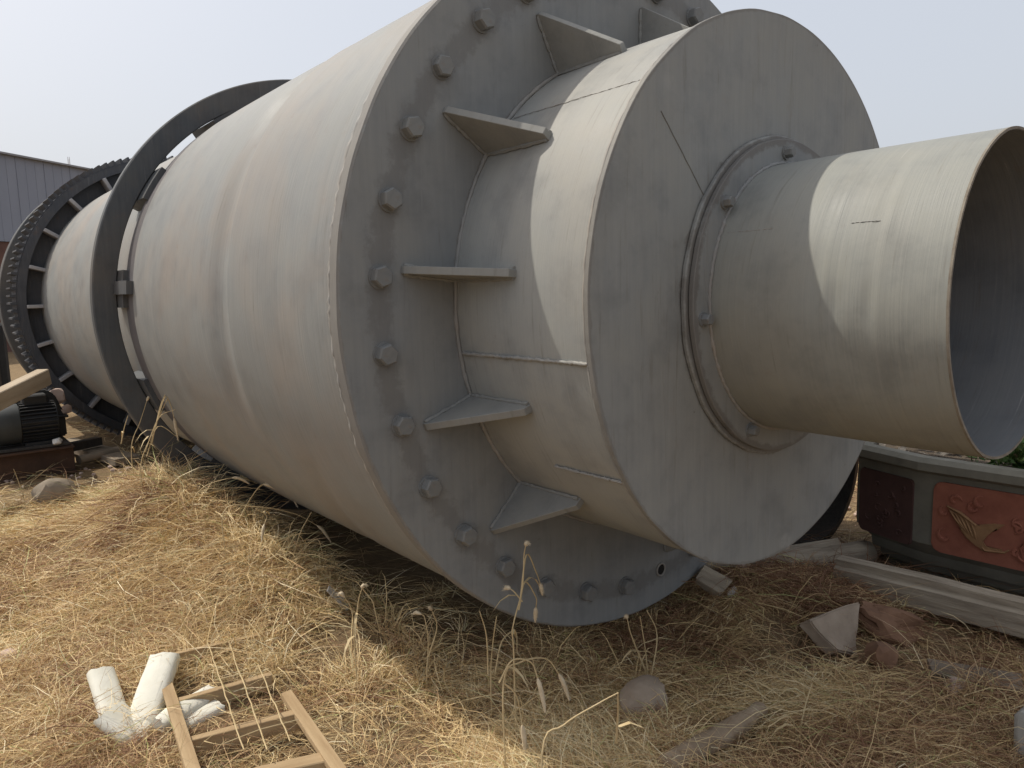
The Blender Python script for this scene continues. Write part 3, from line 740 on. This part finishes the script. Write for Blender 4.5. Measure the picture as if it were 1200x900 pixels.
rows = [[bm.verts.new((p.x, p.y, z_)) for p in inset(poly, d * sgn)] for d, z_ in prof_]
for a, b_ in zip(rows, rows[1:]):
    for k in range(len(poly)): bm.faces.new((a[k], a[(k + 1) % len(poly)], b_[(k + 1) % len(poly)], b_[k]))
bmobj('rim', bm, M_plant, pl, 12)
bm = bmesh.new(); bm.faces.new([bm.verts.new((p.x, p.y, .565)) for p in inset(poly, .07 * sgn)]); bmobj('soil', bm, M_soil, pl)
def face_frame(i, j, z0=.0):
    a, b_ = inset(poly, .022 * sgn)[i], inset(poly, .022 * sgn)[j]
    x = (b_ - a); L = x.length; x.normalize(); nrm = Vector((x.y, -x.x)) * 1
    if nrm.dot((a + b_) / 2) < 0: nrm = -nrm
    M = Matrix(((x.x, 0, nrm.x, a.x), (x.y, 0, nrm.y, a.y), (0, 1, 0, 0), (0, 0, 0, 1)))
    return M, L    # local: X along the face, Y up, Z outward
def rrect(x0, x1, y0, y1, r, n=5):
    out = []
    for cx, cy, a0 in ((x1 - r, y0 + r, -90), (x1 - r, y1 - r, 0), (x0 + r, y1 - r, 90), (x0 + r, y0 + r, 180)):
        for k in range(n + 1):
            a = R(a0 + 90 * k / n); out.append((cx + r * math.cos(a), cy + r * math.sin(a)))
    return out
def plate(name, pts, z0, z1, mat, parent, M, bev=.004):
    bm = bmesh.new(); lo_ = [bm.verts.new((x_, y_, z0)) for x_, y_ in pts]; hi_ = [bm.verts.new((x_, y_, z1)) for x_, y_ in pts]
    bm.faces.new(lo_[::-1]); top = bm.faces.new(hi_)
    for k in range(len(pts)): bm.faces.new((lo_[k], lo_[(k + 1) % len(pts)], hi_[(k + 1) % len(pts)], hi_[k]))
    if bev: bmesh.ops.bevel(bm, geom=list(top.edges), offset=bev, segments=2, affect='EDGES')
    bmesh.ops.transform(bm, matrix=M, verts=bm.verts)
    return bmobj(name, bm, mat, parent, 40)
def squiggle(bm, pts, rad, M, n=6):
    bm_tube(bm, [M @ Vector((x_, y_, z_)) for x_, y_, z_ in pts], rad, n)
Mf, Lf = face_frame(1, 2)
pan = plate('relief_panel', rrect(.055, Lf - .055, .195, .505, .035), -.002, .010, M_pred, pl, Mf)
# gold bird in relief
bird = plate('bird_relief', [(.115, .405), (.16, .388), (.225, .345), (.235, .352), (.285, .368), (.325, .372), (.30, .345), (.262, .318), (.246, .285), (.262, .262), (.32, .268), (.318, .256), (.25, .245), (.226, .27), (.19, .285), (.165, .318), (.15, .358), (.125, .388)], .004, .022, M_pgold, pan, Mf, .006)
bm = bmesh.new()
for k in range(5): squiggle(bm, [(.125 + k * .02, .392 - k * .008, .023), (.15 + k * .018, .36 - k * .01, .026), (.18 + k * .012, .325 - k * .008, .024)], [.003, .005, .003], Mf, 5)
squiggle(bm, [(.112, .407, .018), (.165, .39, .024), (.226, .348, .022)], [.004, .007, .005], Mf, 6)
squiggle(bm, [(.25, .262, .018), (.262, .25, .020), (.33, .258, .018), (.345, .272, .016)], [.006, .006, .005, .003], Mf, 6)
bmobj('feather_relief', bm, M_pgold, pan, 60)
bm = bmesh.new(); rr_ = random.Random(5)
for k in range(46):     # leaves, scrolls and blossoms round the bird
    cx, cy = rr_.uniform(.10, Lf - .10), rr_.uniform(.225, .455)
    if .12 < cx < .33 and .25 < cy < .40: continue
    a0 = rr_.uniform(0, 6.28); rad = rr_.uniform(.016, .034); pts = []
    for q in range(9):
        t = q / 8; aa = a0 + t * 4.5; r_ = rad * (1 - .65 * t); pts.append((cx + r_ * math.cos(aa), cy + r_ * math.sin(aa), .012))
    squiggle(bm, pts, [.003 + .0055 * math.sin(math.pi * q / 8) for q in range(9)], Mf, 5)
squiggle(bm, [(.40, .23, .011), (.385, .29, .014), (.42, .34, .014), (.40, .40, .013)], [.004, .008, .008, .004], Mf, 6)
bmobj('scroll_relief', bm, M_pred, pan, 60)['kind'] = 'stuff'
for k in range(7):
    cx, cy = .40 + .085 * k + rr_.uniform(-.02, .02), .335 + rr_.uniform(-.06, .07)
    if cx > Lf - .12: break
    pts = [(cx + (.022 + .008 * math.cos(5 * t)) * math.cos(t), cy + (.022 + .008 * math.cos(5 * t)) * math.sin(t)) for t in np.linspace(0, 2 * math.pi, 25)[:-1]]
    plate('blossom_relief', pts, .006, .018, M_pgold if k % 2 else M_pred, pan, Mf, .004)
Ml, Ll = face_frame(0, 1)
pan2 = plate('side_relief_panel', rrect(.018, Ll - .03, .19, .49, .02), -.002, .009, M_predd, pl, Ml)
pan2['label'] = 'red relief panel on the shaded side, its shade put into the colour'
bm = bmesh.new()
for k in range(16):
    cx, cy = rr_.uniform(.07, Ll - .07), rr_.uniform(.23, .45); a0 = rr_.uniform(0, 6.28); rad = rr_.uniform(.010, .024)
    squiggle(bm, [(cx + rad * (1 - .07 * q) * math.cos(a0 + q * .5), cy + rad * (1 - .07 * q) * math.sin(a0 + q * .5), .011) for q in range(9)], [.002 + .003 * math.sin(math.pi * q / 8) for q in range(9)], Ml, 5)
bmobj('scroll_relief', bm, M_predd, pan2, 60)['kind'] = 'stuff'
# remaining faces carry panels as well
for i, j in ((2, 3), (3, 4), (4, 5), (5, 6), (6, 7), (7, 8), (8, 0)):
    Mq, Lq = face_frame(i, j); plate('relief_panel', rrect(.05, Lq - .05, .20, .475, .03), -.002, .009, M_pred, pl, Mq)
# dead leaves and twigs on the planter soil
bm = bmesh.new()
for k in range(220):
    p = inset(poly, rr_.uniform(.06, .35) * sgn); i = rr_.randrange(len(poly)); q = p[i].lerp(p[(i + 1) % len(poly)], rr_.random())
    s = rr_.uniform(.012, .035); a = rr_.uniform(0, 6.28); z_ = .572 + rr_.uniform(0, .045)
    u = Vector((math.cos(a), math.sin(a), rr_.uniform(-.5, .5))) * s; w = Vector((-math.sin(a), math.cos(a), rr_.uniform(-.5, .5))) * s * .5
    c = Vector((q.x, q.y, z_)); bm.faces.new([bm.verts.new(c + x_) for x_ in (-u, -w, u, w)])
for k in range(40):
    p = inset(poly, rr_.uniform(.07, .3) * sgn); i = rr_.randrange(len(poly)); q = p[i].lerp(p[(i + 1) % len(poly)], rr_.random()); a = rr_.uniform(0, 6.28)
    c = Vector((q.x, q.y, .58)); d = Vector((math.cos(a), math.sin(a), rr_.uniform(0, .25))) * rr_.uniform(.05, .14); bm_tube(bm, [c, c + d * .5 + Vector((0, 0, .008)), c + d], .003, 4)
lo_ = bmobj('leaf_litter', bm, M_gwood, pl, recalc=False); lo_['kind'] = 'stuff'

# green shrub in the planter
def shrub(name, c, rad, nleaf, label):
    root = empty(name, c, label=label, cat='shrub')
    bm = bmesh.new(); r_ = random.Random(3); tips = []
    for k in range(16):
        a = r_.uniform(0, 6.28); e = r_.uniform(.3, 1.4); d = Vector((math.cos(a) * math.cos(e), math.sin(a) * math.cos(e), math.sin(e)))
        L = rad * r_.uniform(.7, 1.15); p = d * L; bm_tube(bm, [(0, 0, 0), d * L * .5 + Vector((0, 0, .02)), p], [.006, .004, .002], 4); tips += [p, d * L * .75, d * L * .5]
    bmobj('stem', bm, M_weed, root)
    V, F, T = [], [], []
    for k in range(nleaf):
        p = r_.choice(tips) + Vector([r_.gauss(0, .035) for _ in range(3)])
        if p.z < -.0: p.z = abs(p.z)
        s = r_.uniform(.012, .026); u = Vector([r_.gauss(0, 1) for _ in range(3)]).normalized(); w = u.orthogonal().normalized()
        i = len(V); V += [p - u * s, p + w * s * .45, p + u * s, p - w * s * .45]; F.append((i, i + 1, i + 2, i + 3)); T += [r_.random()] * 4
    m_ = np_mesh('foliage', np.array([tuple(v) for v in V]), np.array(F), np.array(T)); f = link('foliage', m_, M_leaf, root); f['kind'] = 'stuff'
    return root
shrub('green_shrub', (1.47, -.84, .565), .17, 1300, 'small bright green shrub growing in the planter at the right edge')

# ------------------------------------------------------------------ foam pieces and the wooden frame at lower left
GZ0 = .03
fr = empty('wooden_frame', (-1.4, .5, gz(-1.4, .5)), label='broken pale wooden crate frame with wires lying in the straw', cat='wooden frame')
F0 = fr.matrix_world.copy(); fr_loc = Vector(fr.location)
bpy.context.view_layer.update()
fz = fr_loc.z + .056
def fboard(name, a, b, w, t, dz=0.0, roll=0.0):
    o = board(name, Vector((*a, fz + dz)), Vector((*b, fz + dz)), w, t, M_wood, None, roll)
    mw = o.matrix_world.copy(); o.parent = fr; o.matrix_parent_inverse = Matrix.Translation(-fr_loc); o.matrix_world = mw
    return o
def gp(px, py, z_):
    v = CX * ((px - 600) / FPX) - CU * ((py - 450) / FPX) + CF; q = CAM + v * ((z_ - CAM.z) / v.z); return (q.x, q.y)
H_ = fz
fboard('rail', gp(192, 795, H_), gp(232, 925, H_), .034, .018, .014)
fboard('rail', gp(336, 815, H_), gp(400, 910, H_), .034, .018, .006)
fboard('cross_bar', gp(176, 775, H_ + .03), gp(302, 746, H_ + .03), .026, .055, .012)
fboard('cross_bar', gp(200, 826, H_), gp(318, 792, H_), .026, .055, -.018)
fboard('cross_bar', gp(214, 871, H_), gp(350, 836, H_), .028, .055, -.018)
fboard('cross_bar', gp(300, 908, H_), gp(384, 887, H_), .045, .05, -.018)
for (a, b_) in (((244, 758), (286, 884)), ((268, 757), (314, 884)), ((303, 784), (340, 874))):
    p, q = Vector((*gp(*a, H_ + .03), H_ + .046)), Vector((*gp(*b_, H_ + .03), H_ + .046)); bm = bmesh.new()
    m = 14; bm_tube(bm, [p.lerp(q, k / m) + Vector((random.uniform(-.002, .002), random.uniform(-.0007, .0007), .002 * math.sin(k * .8))) for k in range(m + 1)], .0019, 5)
    o = bmobj('wire', bm, M_weed); o.parent = fr; o.matrix_parent_inverse = Matrix.Translation(-fr_loc)
for (a, b_) in (((258, 876), (350, 846)), ((250, 800), (312, 790)), ((268, 842), (330, 824))):
    p, q = Vector((*gp(*a, H_ + .03), H_ + .038)), Vector((*gp(*b_, H_ + .03), H_ + .038)); bm = bmesh.new()
    bm_tube(bm, [p, p.lerp(q, .5) + Vector((0, 0, .008)), q], .0018, 4)
    o = bmobj('wire', bm, M_weed); o.parent = fr; o.matrix_parent_inverse = Matrix.Translation(-fr_loc)

def foam(name, a, b, w, t, label, roll=0.0, notch=False, torn=True):
    """an angle strip of foam: L section, torn at its far end"""
    M, L = frame(a, b, roll=roll); bm = bmesh.new()
    s = [(-w / 2, -t / 2), (w / 2, -t / 2), (w / 2, t / 2), (-w / 2, t / 2)]
    k = 4; sec = []
    for i in range(4):
        p, q = Vector(s[i]), Vector(s[(i + 1) % 4])
        for j in range(k): sec.append(p.lerp(q, j / k))
    m = 18; rows = []
    for i in range(m + 1):
        x_ = -L / 2 + L * i / m; sc = 1.0
        if torn and i < 4: sc = .72 + .07 * i
        row = []
        for p in sec:
            n_ = .035 * noise.noise(Vector((x_ * 18, p.x * 40, p.y * 40 + len(label))))
            e = 1.0
            rnd_ = 1 - .21 * (abs(p.x) / (w / 2) * abs(p.y) / (t / 2)) ** 1.5
            row.append(bm.verts.new((x_ + (.012 * noise.noise(Vector((p.x * 60, p.y * 60, 3))) if i in (0, m) else 0), p.x * sc * rnd_ * (1 + n_), p.y * sc * rnd_ * (1 + n_))))
        rows.append(row)
    for A_, B_ in zip(rows, rows[1:]):
        for j in range(len(sec)): bm.faces.new((A_[j], A_[(j + 1) % len(sec)], B_[(j + 1) % len(sec)], B_[j]))
    bm.faces.new(rows[0][::-1]); bm.faces.new(rows[-1])
    o = bmobj(name, bm, M_foam, None, 50); o.matrix_world = M
    return tag(o, label, 'foam', 'broken white foam packing pieces')
foam('foam_strip', at(156, 878, .58), at(193, 772, .86), .105, .065, 'tall straight white foam post leaning up in the middle of the foam pieces')
foam('foam_strip', at(148, 884, .60), at(118, 788, .92), .088, .05, 'white foam post leaning left, leftmost of the foam pieces', roll=.3)
foam('foam_strip', at(166, 868, .60), at(128, 836, .70), .125, .05, 'torn lower lump of foam joining the left post', roll=.2)
foam('foam_strip', at(186, 850, .56), at(250, 814, .66), .075, .055, 'short white foam piece lying over the wooden frame, upper half of a split end', roll=.3)
foam('foam_strip', at(204, 858, .54), at(257, 829, .585), .068, .045, 'short white foam piece lying over the wooden frame, lower half of a split end', roll=.1)

# ------------------------------------------------------------------ foxtail weeds, one thing each
def smooth_pts(pts, m=5):
    P = [Vector(p) for p in pts]; P = [P[0] * 2 - P[1]] + P + [P[-1] * 2 - P[-2]]; out = []
    for i in range(1, len(P) - 2):
        for k in range(m):
            t = k / m; a, b_, c, d = P[i - 1:i + 3]
            out.append(.5 * ((2 * b_) + (c - a) * t + (2 * a - 5 * b_ + 4 * c - d) * t * t + (3 * b_ - a - 3 * c + d) * t ** 3))
    out.append(P[-2]); return out
def weed(Y, stems, label, group='dry foxtail weeds'):
    b = at(*stems[0][0][0], Y); base = Vector((b.x, Y, min(b.z, gz(b.x, Y))))
    root = empty('foxtail_weed', base, label=label, cat='weed', group=group)
    for pxs, head in stems:
        dy = random.uniform(-.05, .05); n = len(pxs)
        P = [at(px, py, Y + dy * i / max(1, n - 1)) - base for i, (px, py) in enumerate(pxs)]
        if pxs is stems[0][0]: P = [Vector((0, 0, -.02))] + P
        S = smooth_pts(P); bm = bmesh.new(); m = len(S)
        bm_tube(bm, S, [.0028 * (1 - .5 * i / m) for i in range(m)], 5); st_ = bmobj('stem', bm, M_weed, root, 60)
        if head:
            hp = [S[-1] + (S[-1] - S[-2]).normalized() * head * 1.25 * t + Vector((0, 0, -head * .75 * t * t)) for t in np.linspace(0, 1, 7)]
            bm = bmesh.new(); rd = [.0028, .006, .007, .007, .0062, .0046, .0016]
            bm_tube(bm, hp, rd, 8, jit=.15)
            for k in range(70):
                t = random.random(); i = min(5, int(t * 6)); c = hp[i].lerp(hp[i + 1], t * 6 - i); d = Vector([random.gauss(0, 1) for _ in range(3)]).normalized()
                a_ = c + d * rd[i] * .8; e = a_ + (d + (hp[i + 1] - hp[i]).normalized() * 1.2) * .0055
                w = d.orthogonal().normalized() * .0007
                bm.faces.new([bm.verts.new(q) for q in (a_ - w, a_ + w, e)])
            bmobj('seed_head', bm, M_head, root, 60)
        # a dry curled leaf
        if random.random() < .7 and m > 6:
            s0 = S[m // 3]; a = random.uniform(0, 6.28); d = Vector((math.cos(a), math.sin(a), .5)); L_ = random.uniform(.05, .12); w = Vector((-d.y, d.x, 0)).normalized() * .004
            q = [s0 + d * L_ * t + Vector((0, 0, -L_ * 1.1 * t * t)) for t in (0, .33, .66, 1)]
            bm = bmesh.new(); vv_ = []
            for i, c in enumerate(q): f = (1, 1.3, .9, .1)[i]; vv_.append((bm.verts.new(c - w * f), bm.verts.new(c + w * f)))
            for a_, b2_ in zip(vv_, vv_[1:]): bm.faces.new((a_[0], a_[1], b2_[1], b2_[0]))
            bmobj('leaf', bm, M_weed, root, recalc=False)
    return root
weed(2.15, [([(165, 545), (180, 505), (195, 470), (206, 456), (222, 447)], .05), ([(178, 520), (190, 470), (205, 450), (213, 449)], .055), ([(180, 510), (193, 466), (200, 475), (204, 490)], .06), ([(170, 530), (186, 490), (205, 480)], 0), ([(172, 535), (185, 500), (208, 512)], 0)], 'tallest clump of foxtail weeds beside the dark riding ring')
weed(2.5, [([(154, 525), (164, 495), (172, 470)], .05), ([(142, 520), (146, 500), (150, 487)], 0)], 'thin foxtail stalk left of the tallest clump')
weed(1.75, [([(226, 588), (240, 570), (262, 562), (272, 560)], .06)], 'single foxtail bending right over the dark gap under the shell')
weed(1.55, [([(276, 618), (290, 590), (304, 570), (309, 568)], .04), ([(280, 612), (300, 575), (320, 563), (332, 570)], .07)], 'foxtail pair arching before the drum underside')
weed(1.3, [([(262, 600), (300, 594), (345, 602), (372, 616)], .06), ([(300, 596), (312, 604), (310, 614)], .04)], 'long foxtail stalk arching far right below the shell')
weed(1.2, [([(330, 690), (328, 650), (345, 624), (360, 640)], 0), ([(336, 690), (350, 630), (365, 600)], 0), ([(340, 700), (352, 652), (372, 632), (380, 660)], .0)], 'tangled brown stalks at the edge of the drum shadow')
weed(-.15, [([(602, 765), (601, 735), (612, 690), (614, 652), (616, 640)], .03), ([(610, 700), (617, 650), (628, 670), (633, 684)], .025), ([(608, 715), (615, 682), (628, 700), (628, 712)], .03), ([(612, 705), (603, 694), (598, 690)], .02)], 'forked weed standing before the lower flange bolts')
weed(.02, [([(575, 790), (578, 750), (582, 722)], .0), ([(580, 790), (588, 752), (604, 740), (606, 765)], .0), ([(572, 790), (570, 745), (562, 716)], .0)], 'bundle of bent stalks under the flange edge')
weed(.3, [([(500, 790), (502, 755), (498, 725), (494, 720)], .035), ([(502, 770), (512, 735), (506, 715)], .03)], 'small pair of foxtails left of the flange foot')
weed(.45, [([(415, 745), (412, 715), (404, 700)], .04), ([(416, 742), (420, 705), (424, 690)], .03)], 'short foxtails in the grass at the shadow edge')
weed(-.3, [([(590, 800), (610, 776), (640, 772), (655, 790)], .05), ([(585, 800), (600, 774), (622, 776), (630, 795)], .05), ([(590, 800), (605, 815), (612, 850)], .045)], 'drooping foxtails in front of the flange foot')
weed(-.25, [([(760, 800), (756, 760), (750, 722)], .0), ([(762, 800), (770, 745), (758, 715)], .0), ([(758, 790), (740, 745), (735, 725)], .03)], 'dry stalks at the right foot of the flange')
weed(-.7, [([(635, 885), (660, 850), (700, 825), (724, 812)], .0), ([(722, 870), (724, 840), (724, 812)], .0)], 'kinked pale stalk in the shaded foreground grass')
weed(-.75, [([(935, 870), (943, 830), (952, 800)], .0), ([(938, 872), (925, 840), (900, 852)], 0)], 'pale grass stalks standing in the shaded ground at right')
weed(4.0, [([(28, 585), (20, 560), (16, 550)], 0), ([(28, 585), (27, 572)], .03)], 'bare twig before the motor skid')

# ------------------------------------------------------------------ dry grass: one mass nobody could count
def in_view(x, y, z, margin=.14):
    d = np.stack([x - CAM.x, y - CAM.y, z - CAM.z], 1); k = d @ np.array(CF); u = (d @ np.array(CX)) / k * FPX; v = -(d @ np.array(CU)) / k * FPX
    return (k > .3) & (np.abs(u) < 600 * (1 + margin)) & (v < 450 * (1 + margin * 1.6)) & (v > -330), k
def blades(x, y, yaw, elev, L, W, curl, tint, lift):
    """curved ribbons: 4 cross rows"""
    n = len(x); z = ground_z(x, y) + lift; T = np.array([0, .36, .7, 1.0]); wid = np.array([1, .95, .65, .12])
    d = np.stack([np.cos(yaw) * np.cos(elev), np.sin(yaw) * np.cos(elev), np.sin(elev)], 1); side = np.stack([-np.sin(yaw), np.cos(yaw), np.zeros(n)], 1)
    tw = rng.uniform(-1.2, 1.2, n); side = side * np.cos(tw)[:, None] + np.array([0, 0, 1.])[None] * np.sin(tw)[:, None]
    sideb = np.stack([-np.sin(yaw), np.cos(yaw), np.zeros(n)], 1) * rng.normal(0, .42, n)[:, None]
    base = np.stack([x, y, z], 1); V = np.zeros((n, 8, 3))
    for i, (t, w) in enumerate(zip(T, wid)):
        p = base + d * (L * t)[:, None] + sideb * (L * t * t)[:, None]; p[:, 2] -= curl * L * t * t
        gzv = ground_z(p[:, 0], p[:, 1]) + .004; p[:, 2] = np.maximum(p[:, 2], gzv + lift * .3)
        V[:, 2 * i] = p - side * (W * w / 2)[:, None]; V[:, 2 * i + 1] = p + side * (W * w / 2)[:, None]
    b0_ = (np.arange(n) * 8)[:, None]; q = np.array([[0, 1, 3, 2], [2, 3, 5, 4], [4, 5, 7, 6]])
    F = (b0_[:, :, None] + q[None]).reshape(-1, 4); return V.reshape(-1, 3), F, np.repeat(tint, 8)
def sample(n):
    x = rng.uniform(-4.0, 3.6, n); y = rng.uniform(-1.7, 8.0, n); z = ground_z(x, y); ok, k = in_view(x, y, z); return x[ok], y[ok], k[ok]
def bare(x, y):
    """0..1 cover of grass"""
    under = np.exp(-(np.maximum(0, np.abs(x + .02) - .55) / .14) ** 2) * np.clip((y - .15) / .3, 0, 1)
    c = np.clip(-.15 + 1.7 * vnoise(x * 2.6 + 50, y * 2.6 + 8) + .5 * (vnoise(x * 9, y * 9 + 5) - .4), .05, 1)
    c = c * (1 - .96 * under)
    right = np.clip((x - .55) / .5, 0, 1) ; c = c * (1 - .55 * right)
    c = np.where(x > 1.25, c * .25, c)
    c = np.where((y > 4.2), c * .35, c); c = np.where((y > 4.3) & (x < -.8), c * .25, c)
    c = c * np.where(vnoise(x * 3.1 + 17, y * 3.1 + 61) > .74, .12, 1)
    dfo = np.minimum(np.hypot(x + 1.50, y - .66), np.hypot(x + 1.42, y - .62)); c = np.where(dfo < .13, c * .12, c)
    infr = (x > -1.62) & (x < -1.2) & (y > .05) & (y < .8); c = np.where(infr, c * .4, c)
    plank = (x > -1.15) & (x < -.7) & (y > 4.2); c = np.where(plank, 0, c)
    return c
VV, FF, TT = [], [], []; off = 0
def add(b):
    global off
    V, F, T = b; VV.append(V); FF.append(F + off); TT.append(T); off += len(V)
# 1 matted litter
x, y, k = sample(1900000); p = bare(x, y) * np.clip((2.3 / k) ** 1.25, .04, 1); s = rng.random(len(x)) < p * .95
x, y, k = x[s], y[s], k[s]; n = len(x); wk = np.clip(k / 2.6, .8, 2.2)
base_yaw = vnoise(x * 1.1 + 3, y * 1.1 + 90) * 12.0
shade = np.clip((x + .35) / 1.2, 0, 1)  # brown of rotted straw and the drum's shade, put into the tint
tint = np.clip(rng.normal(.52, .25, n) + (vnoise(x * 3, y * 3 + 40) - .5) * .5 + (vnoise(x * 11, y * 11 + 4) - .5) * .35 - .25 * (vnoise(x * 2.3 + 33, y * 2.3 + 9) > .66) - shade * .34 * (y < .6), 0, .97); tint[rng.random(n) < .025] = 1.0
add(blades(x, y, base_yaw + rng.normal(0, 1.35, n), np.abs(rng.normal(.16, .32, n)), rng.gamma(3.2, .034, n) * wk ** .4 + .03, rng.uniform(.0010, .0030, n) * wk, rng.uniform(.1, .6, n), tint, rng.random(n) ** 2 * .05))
n1 = n
# 2 tufts
def tufts(nt, per, hmin, hmax, sel, spread=.035, lean=.5, tint0=.62):
    x, y, k = sample(nt * 9); p = bare(x, y) * np.clip((2.6 / k) ** .9, .1, 1) * sel(x, y) * np.where((x > -1.62) & (x < -1.3) & (y > .0) & (y < .75), .3, 1); s = rng.random(len(x)) < p
    x, y, k = x[s][:nt], y[s][:nt], k[s][:nt]; m = len(x); h = rng.uniform(hmin, hmax, m); cnt = rng.integers(per // 2, per + per // 2, m); id_ = np.repeat(np.arange(m), cnt); n = len(id_)
    lean_a = vnoise(x * .9 + 12, y * .9) * 9
    yaw = np.where(rng.random(n) < .55, lean_a[id_] + rng.normal(0, .7, n), rng.uniform(0, 6.28, n)); r = np.abs(rng.normal(0, spread, n))
    bx = x[id_] + r * np.cos(yaw); by = y[id_] + r * np.sin(yaw)
    ti = np.clip(rng.normal(tint0, .17, n) - .26 * np.clip((bx + .5) / .9, 0, 1) * (by < .6) + rng.normal(0, .1, m)[id_], 0, .98); ti[rng.random(n) < .02] = 1.0  # tufts right of the drum also carry its shade in their tint
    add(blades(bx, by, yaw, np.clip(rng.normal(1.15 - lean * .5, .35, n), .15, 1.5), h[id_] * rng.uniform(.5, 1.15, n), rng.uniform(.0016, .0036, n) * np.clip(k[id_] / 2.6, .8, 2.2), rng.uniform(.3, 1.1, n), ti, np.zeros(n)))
    return n
left = lambda x, y: (x < -.25) * 1.0
n2 = tufts(3400, 26, .07, .20, lambda x, y: np.ones_like(x), .035, .9)
n7 = tufts(520, 22, .16, .32, lambda x, y: (vnoise(x * 2.2 + 7, y * 2.2 + 21) > .55) * 1.0 + 1.2 * np.exp(-((x + 1.15) / .35) ** 2 - ((y - 1.1) / .4) ** 2), .05, .1, .7)
n3 = tufts(700, 46, .20, .40, lambda x, y: np.exp(-((x + 1.05) / .38) ** 2 - ((y - 1.9) / 1.0) ** 2) + .05, .05, .6)
n6 = tufts(700, 40, .16, .34, lambda x, y: np.exp(-((x + 1.0) / .5) ** 2 - ((y - .95) / .5) ** 2) + .3 * (x < -1.0), .045, .5, .66)
n4 = tufts(420, 38, .14, .32, lambda x, y: np.exp(-((x + .55) / .4) ** 2 - ((y - .1) / .55) ** 2) + np.exp(-((x - .15) / .5) ** 2 - ((y + .45) / .4) ** 2), .04, .5, .5)
n8 = tufts(420, 26, .20, .42, lambda x, y: np.exp(-((x + .74) / .16) ** 2) * (y > .25) * (y < 1.9), .05, .3, .5)
n9 = tufts(160, 18, .16, .34, lambda x, y: (x > -.5) * (y < .1) * (y > -1.0) * (vnoise(x * 3 + 70, y * 3) > .5), .05, .25, .42)
n5 = tufts(420, 34, .12, .28, lambda x, y: np.exp(-((x - .52) / .24) ** 2 - ((y + .18) / .22) ** 2), .035, .5, .42)
V = np.concatenate(VV); F = np.concatenate(FF); T = np.concatenate(TT)
open('/tmp/gr.txt', 'w').write(str((n1, n2, n3, n4, n5, n6, len(F)))) if False else None
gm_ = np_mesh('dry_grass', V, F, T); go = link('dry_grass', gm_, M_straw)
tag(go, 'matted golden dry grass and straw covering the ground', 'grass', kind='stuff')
# crumbs of soil and gravel in the sunlit gap
bm = bmesh.new(); r_ = random.Random(8)
for k in range(420):
    xx, yy = r_.uniform(1.2, 4.2), r_.uniform(.1, 2.0)
    if r_.random() < .35: xx, yy = r_.uniform(-1.7, -.8), r_.uniform(3.3, 5.0)
    s = r_.uniform(.008, .03); M = Matrix.Translation((xx, yy, gz(xx, yy) + s * .3)) @ Matrix.Rotation(r_.uniform(0, 6), 4, 'Z') @ Matrix.Diagonal((s, s * .8, s * .6, 1))
    bmesh.ops.create_icosphere(bm, subdivisions=1, radius=1, matrix=M)
o = bmobj('gravel', bm, M_pink); tag(o, 'scattered pinkish gravel on bare earth', 'gravel', kind='stuff')
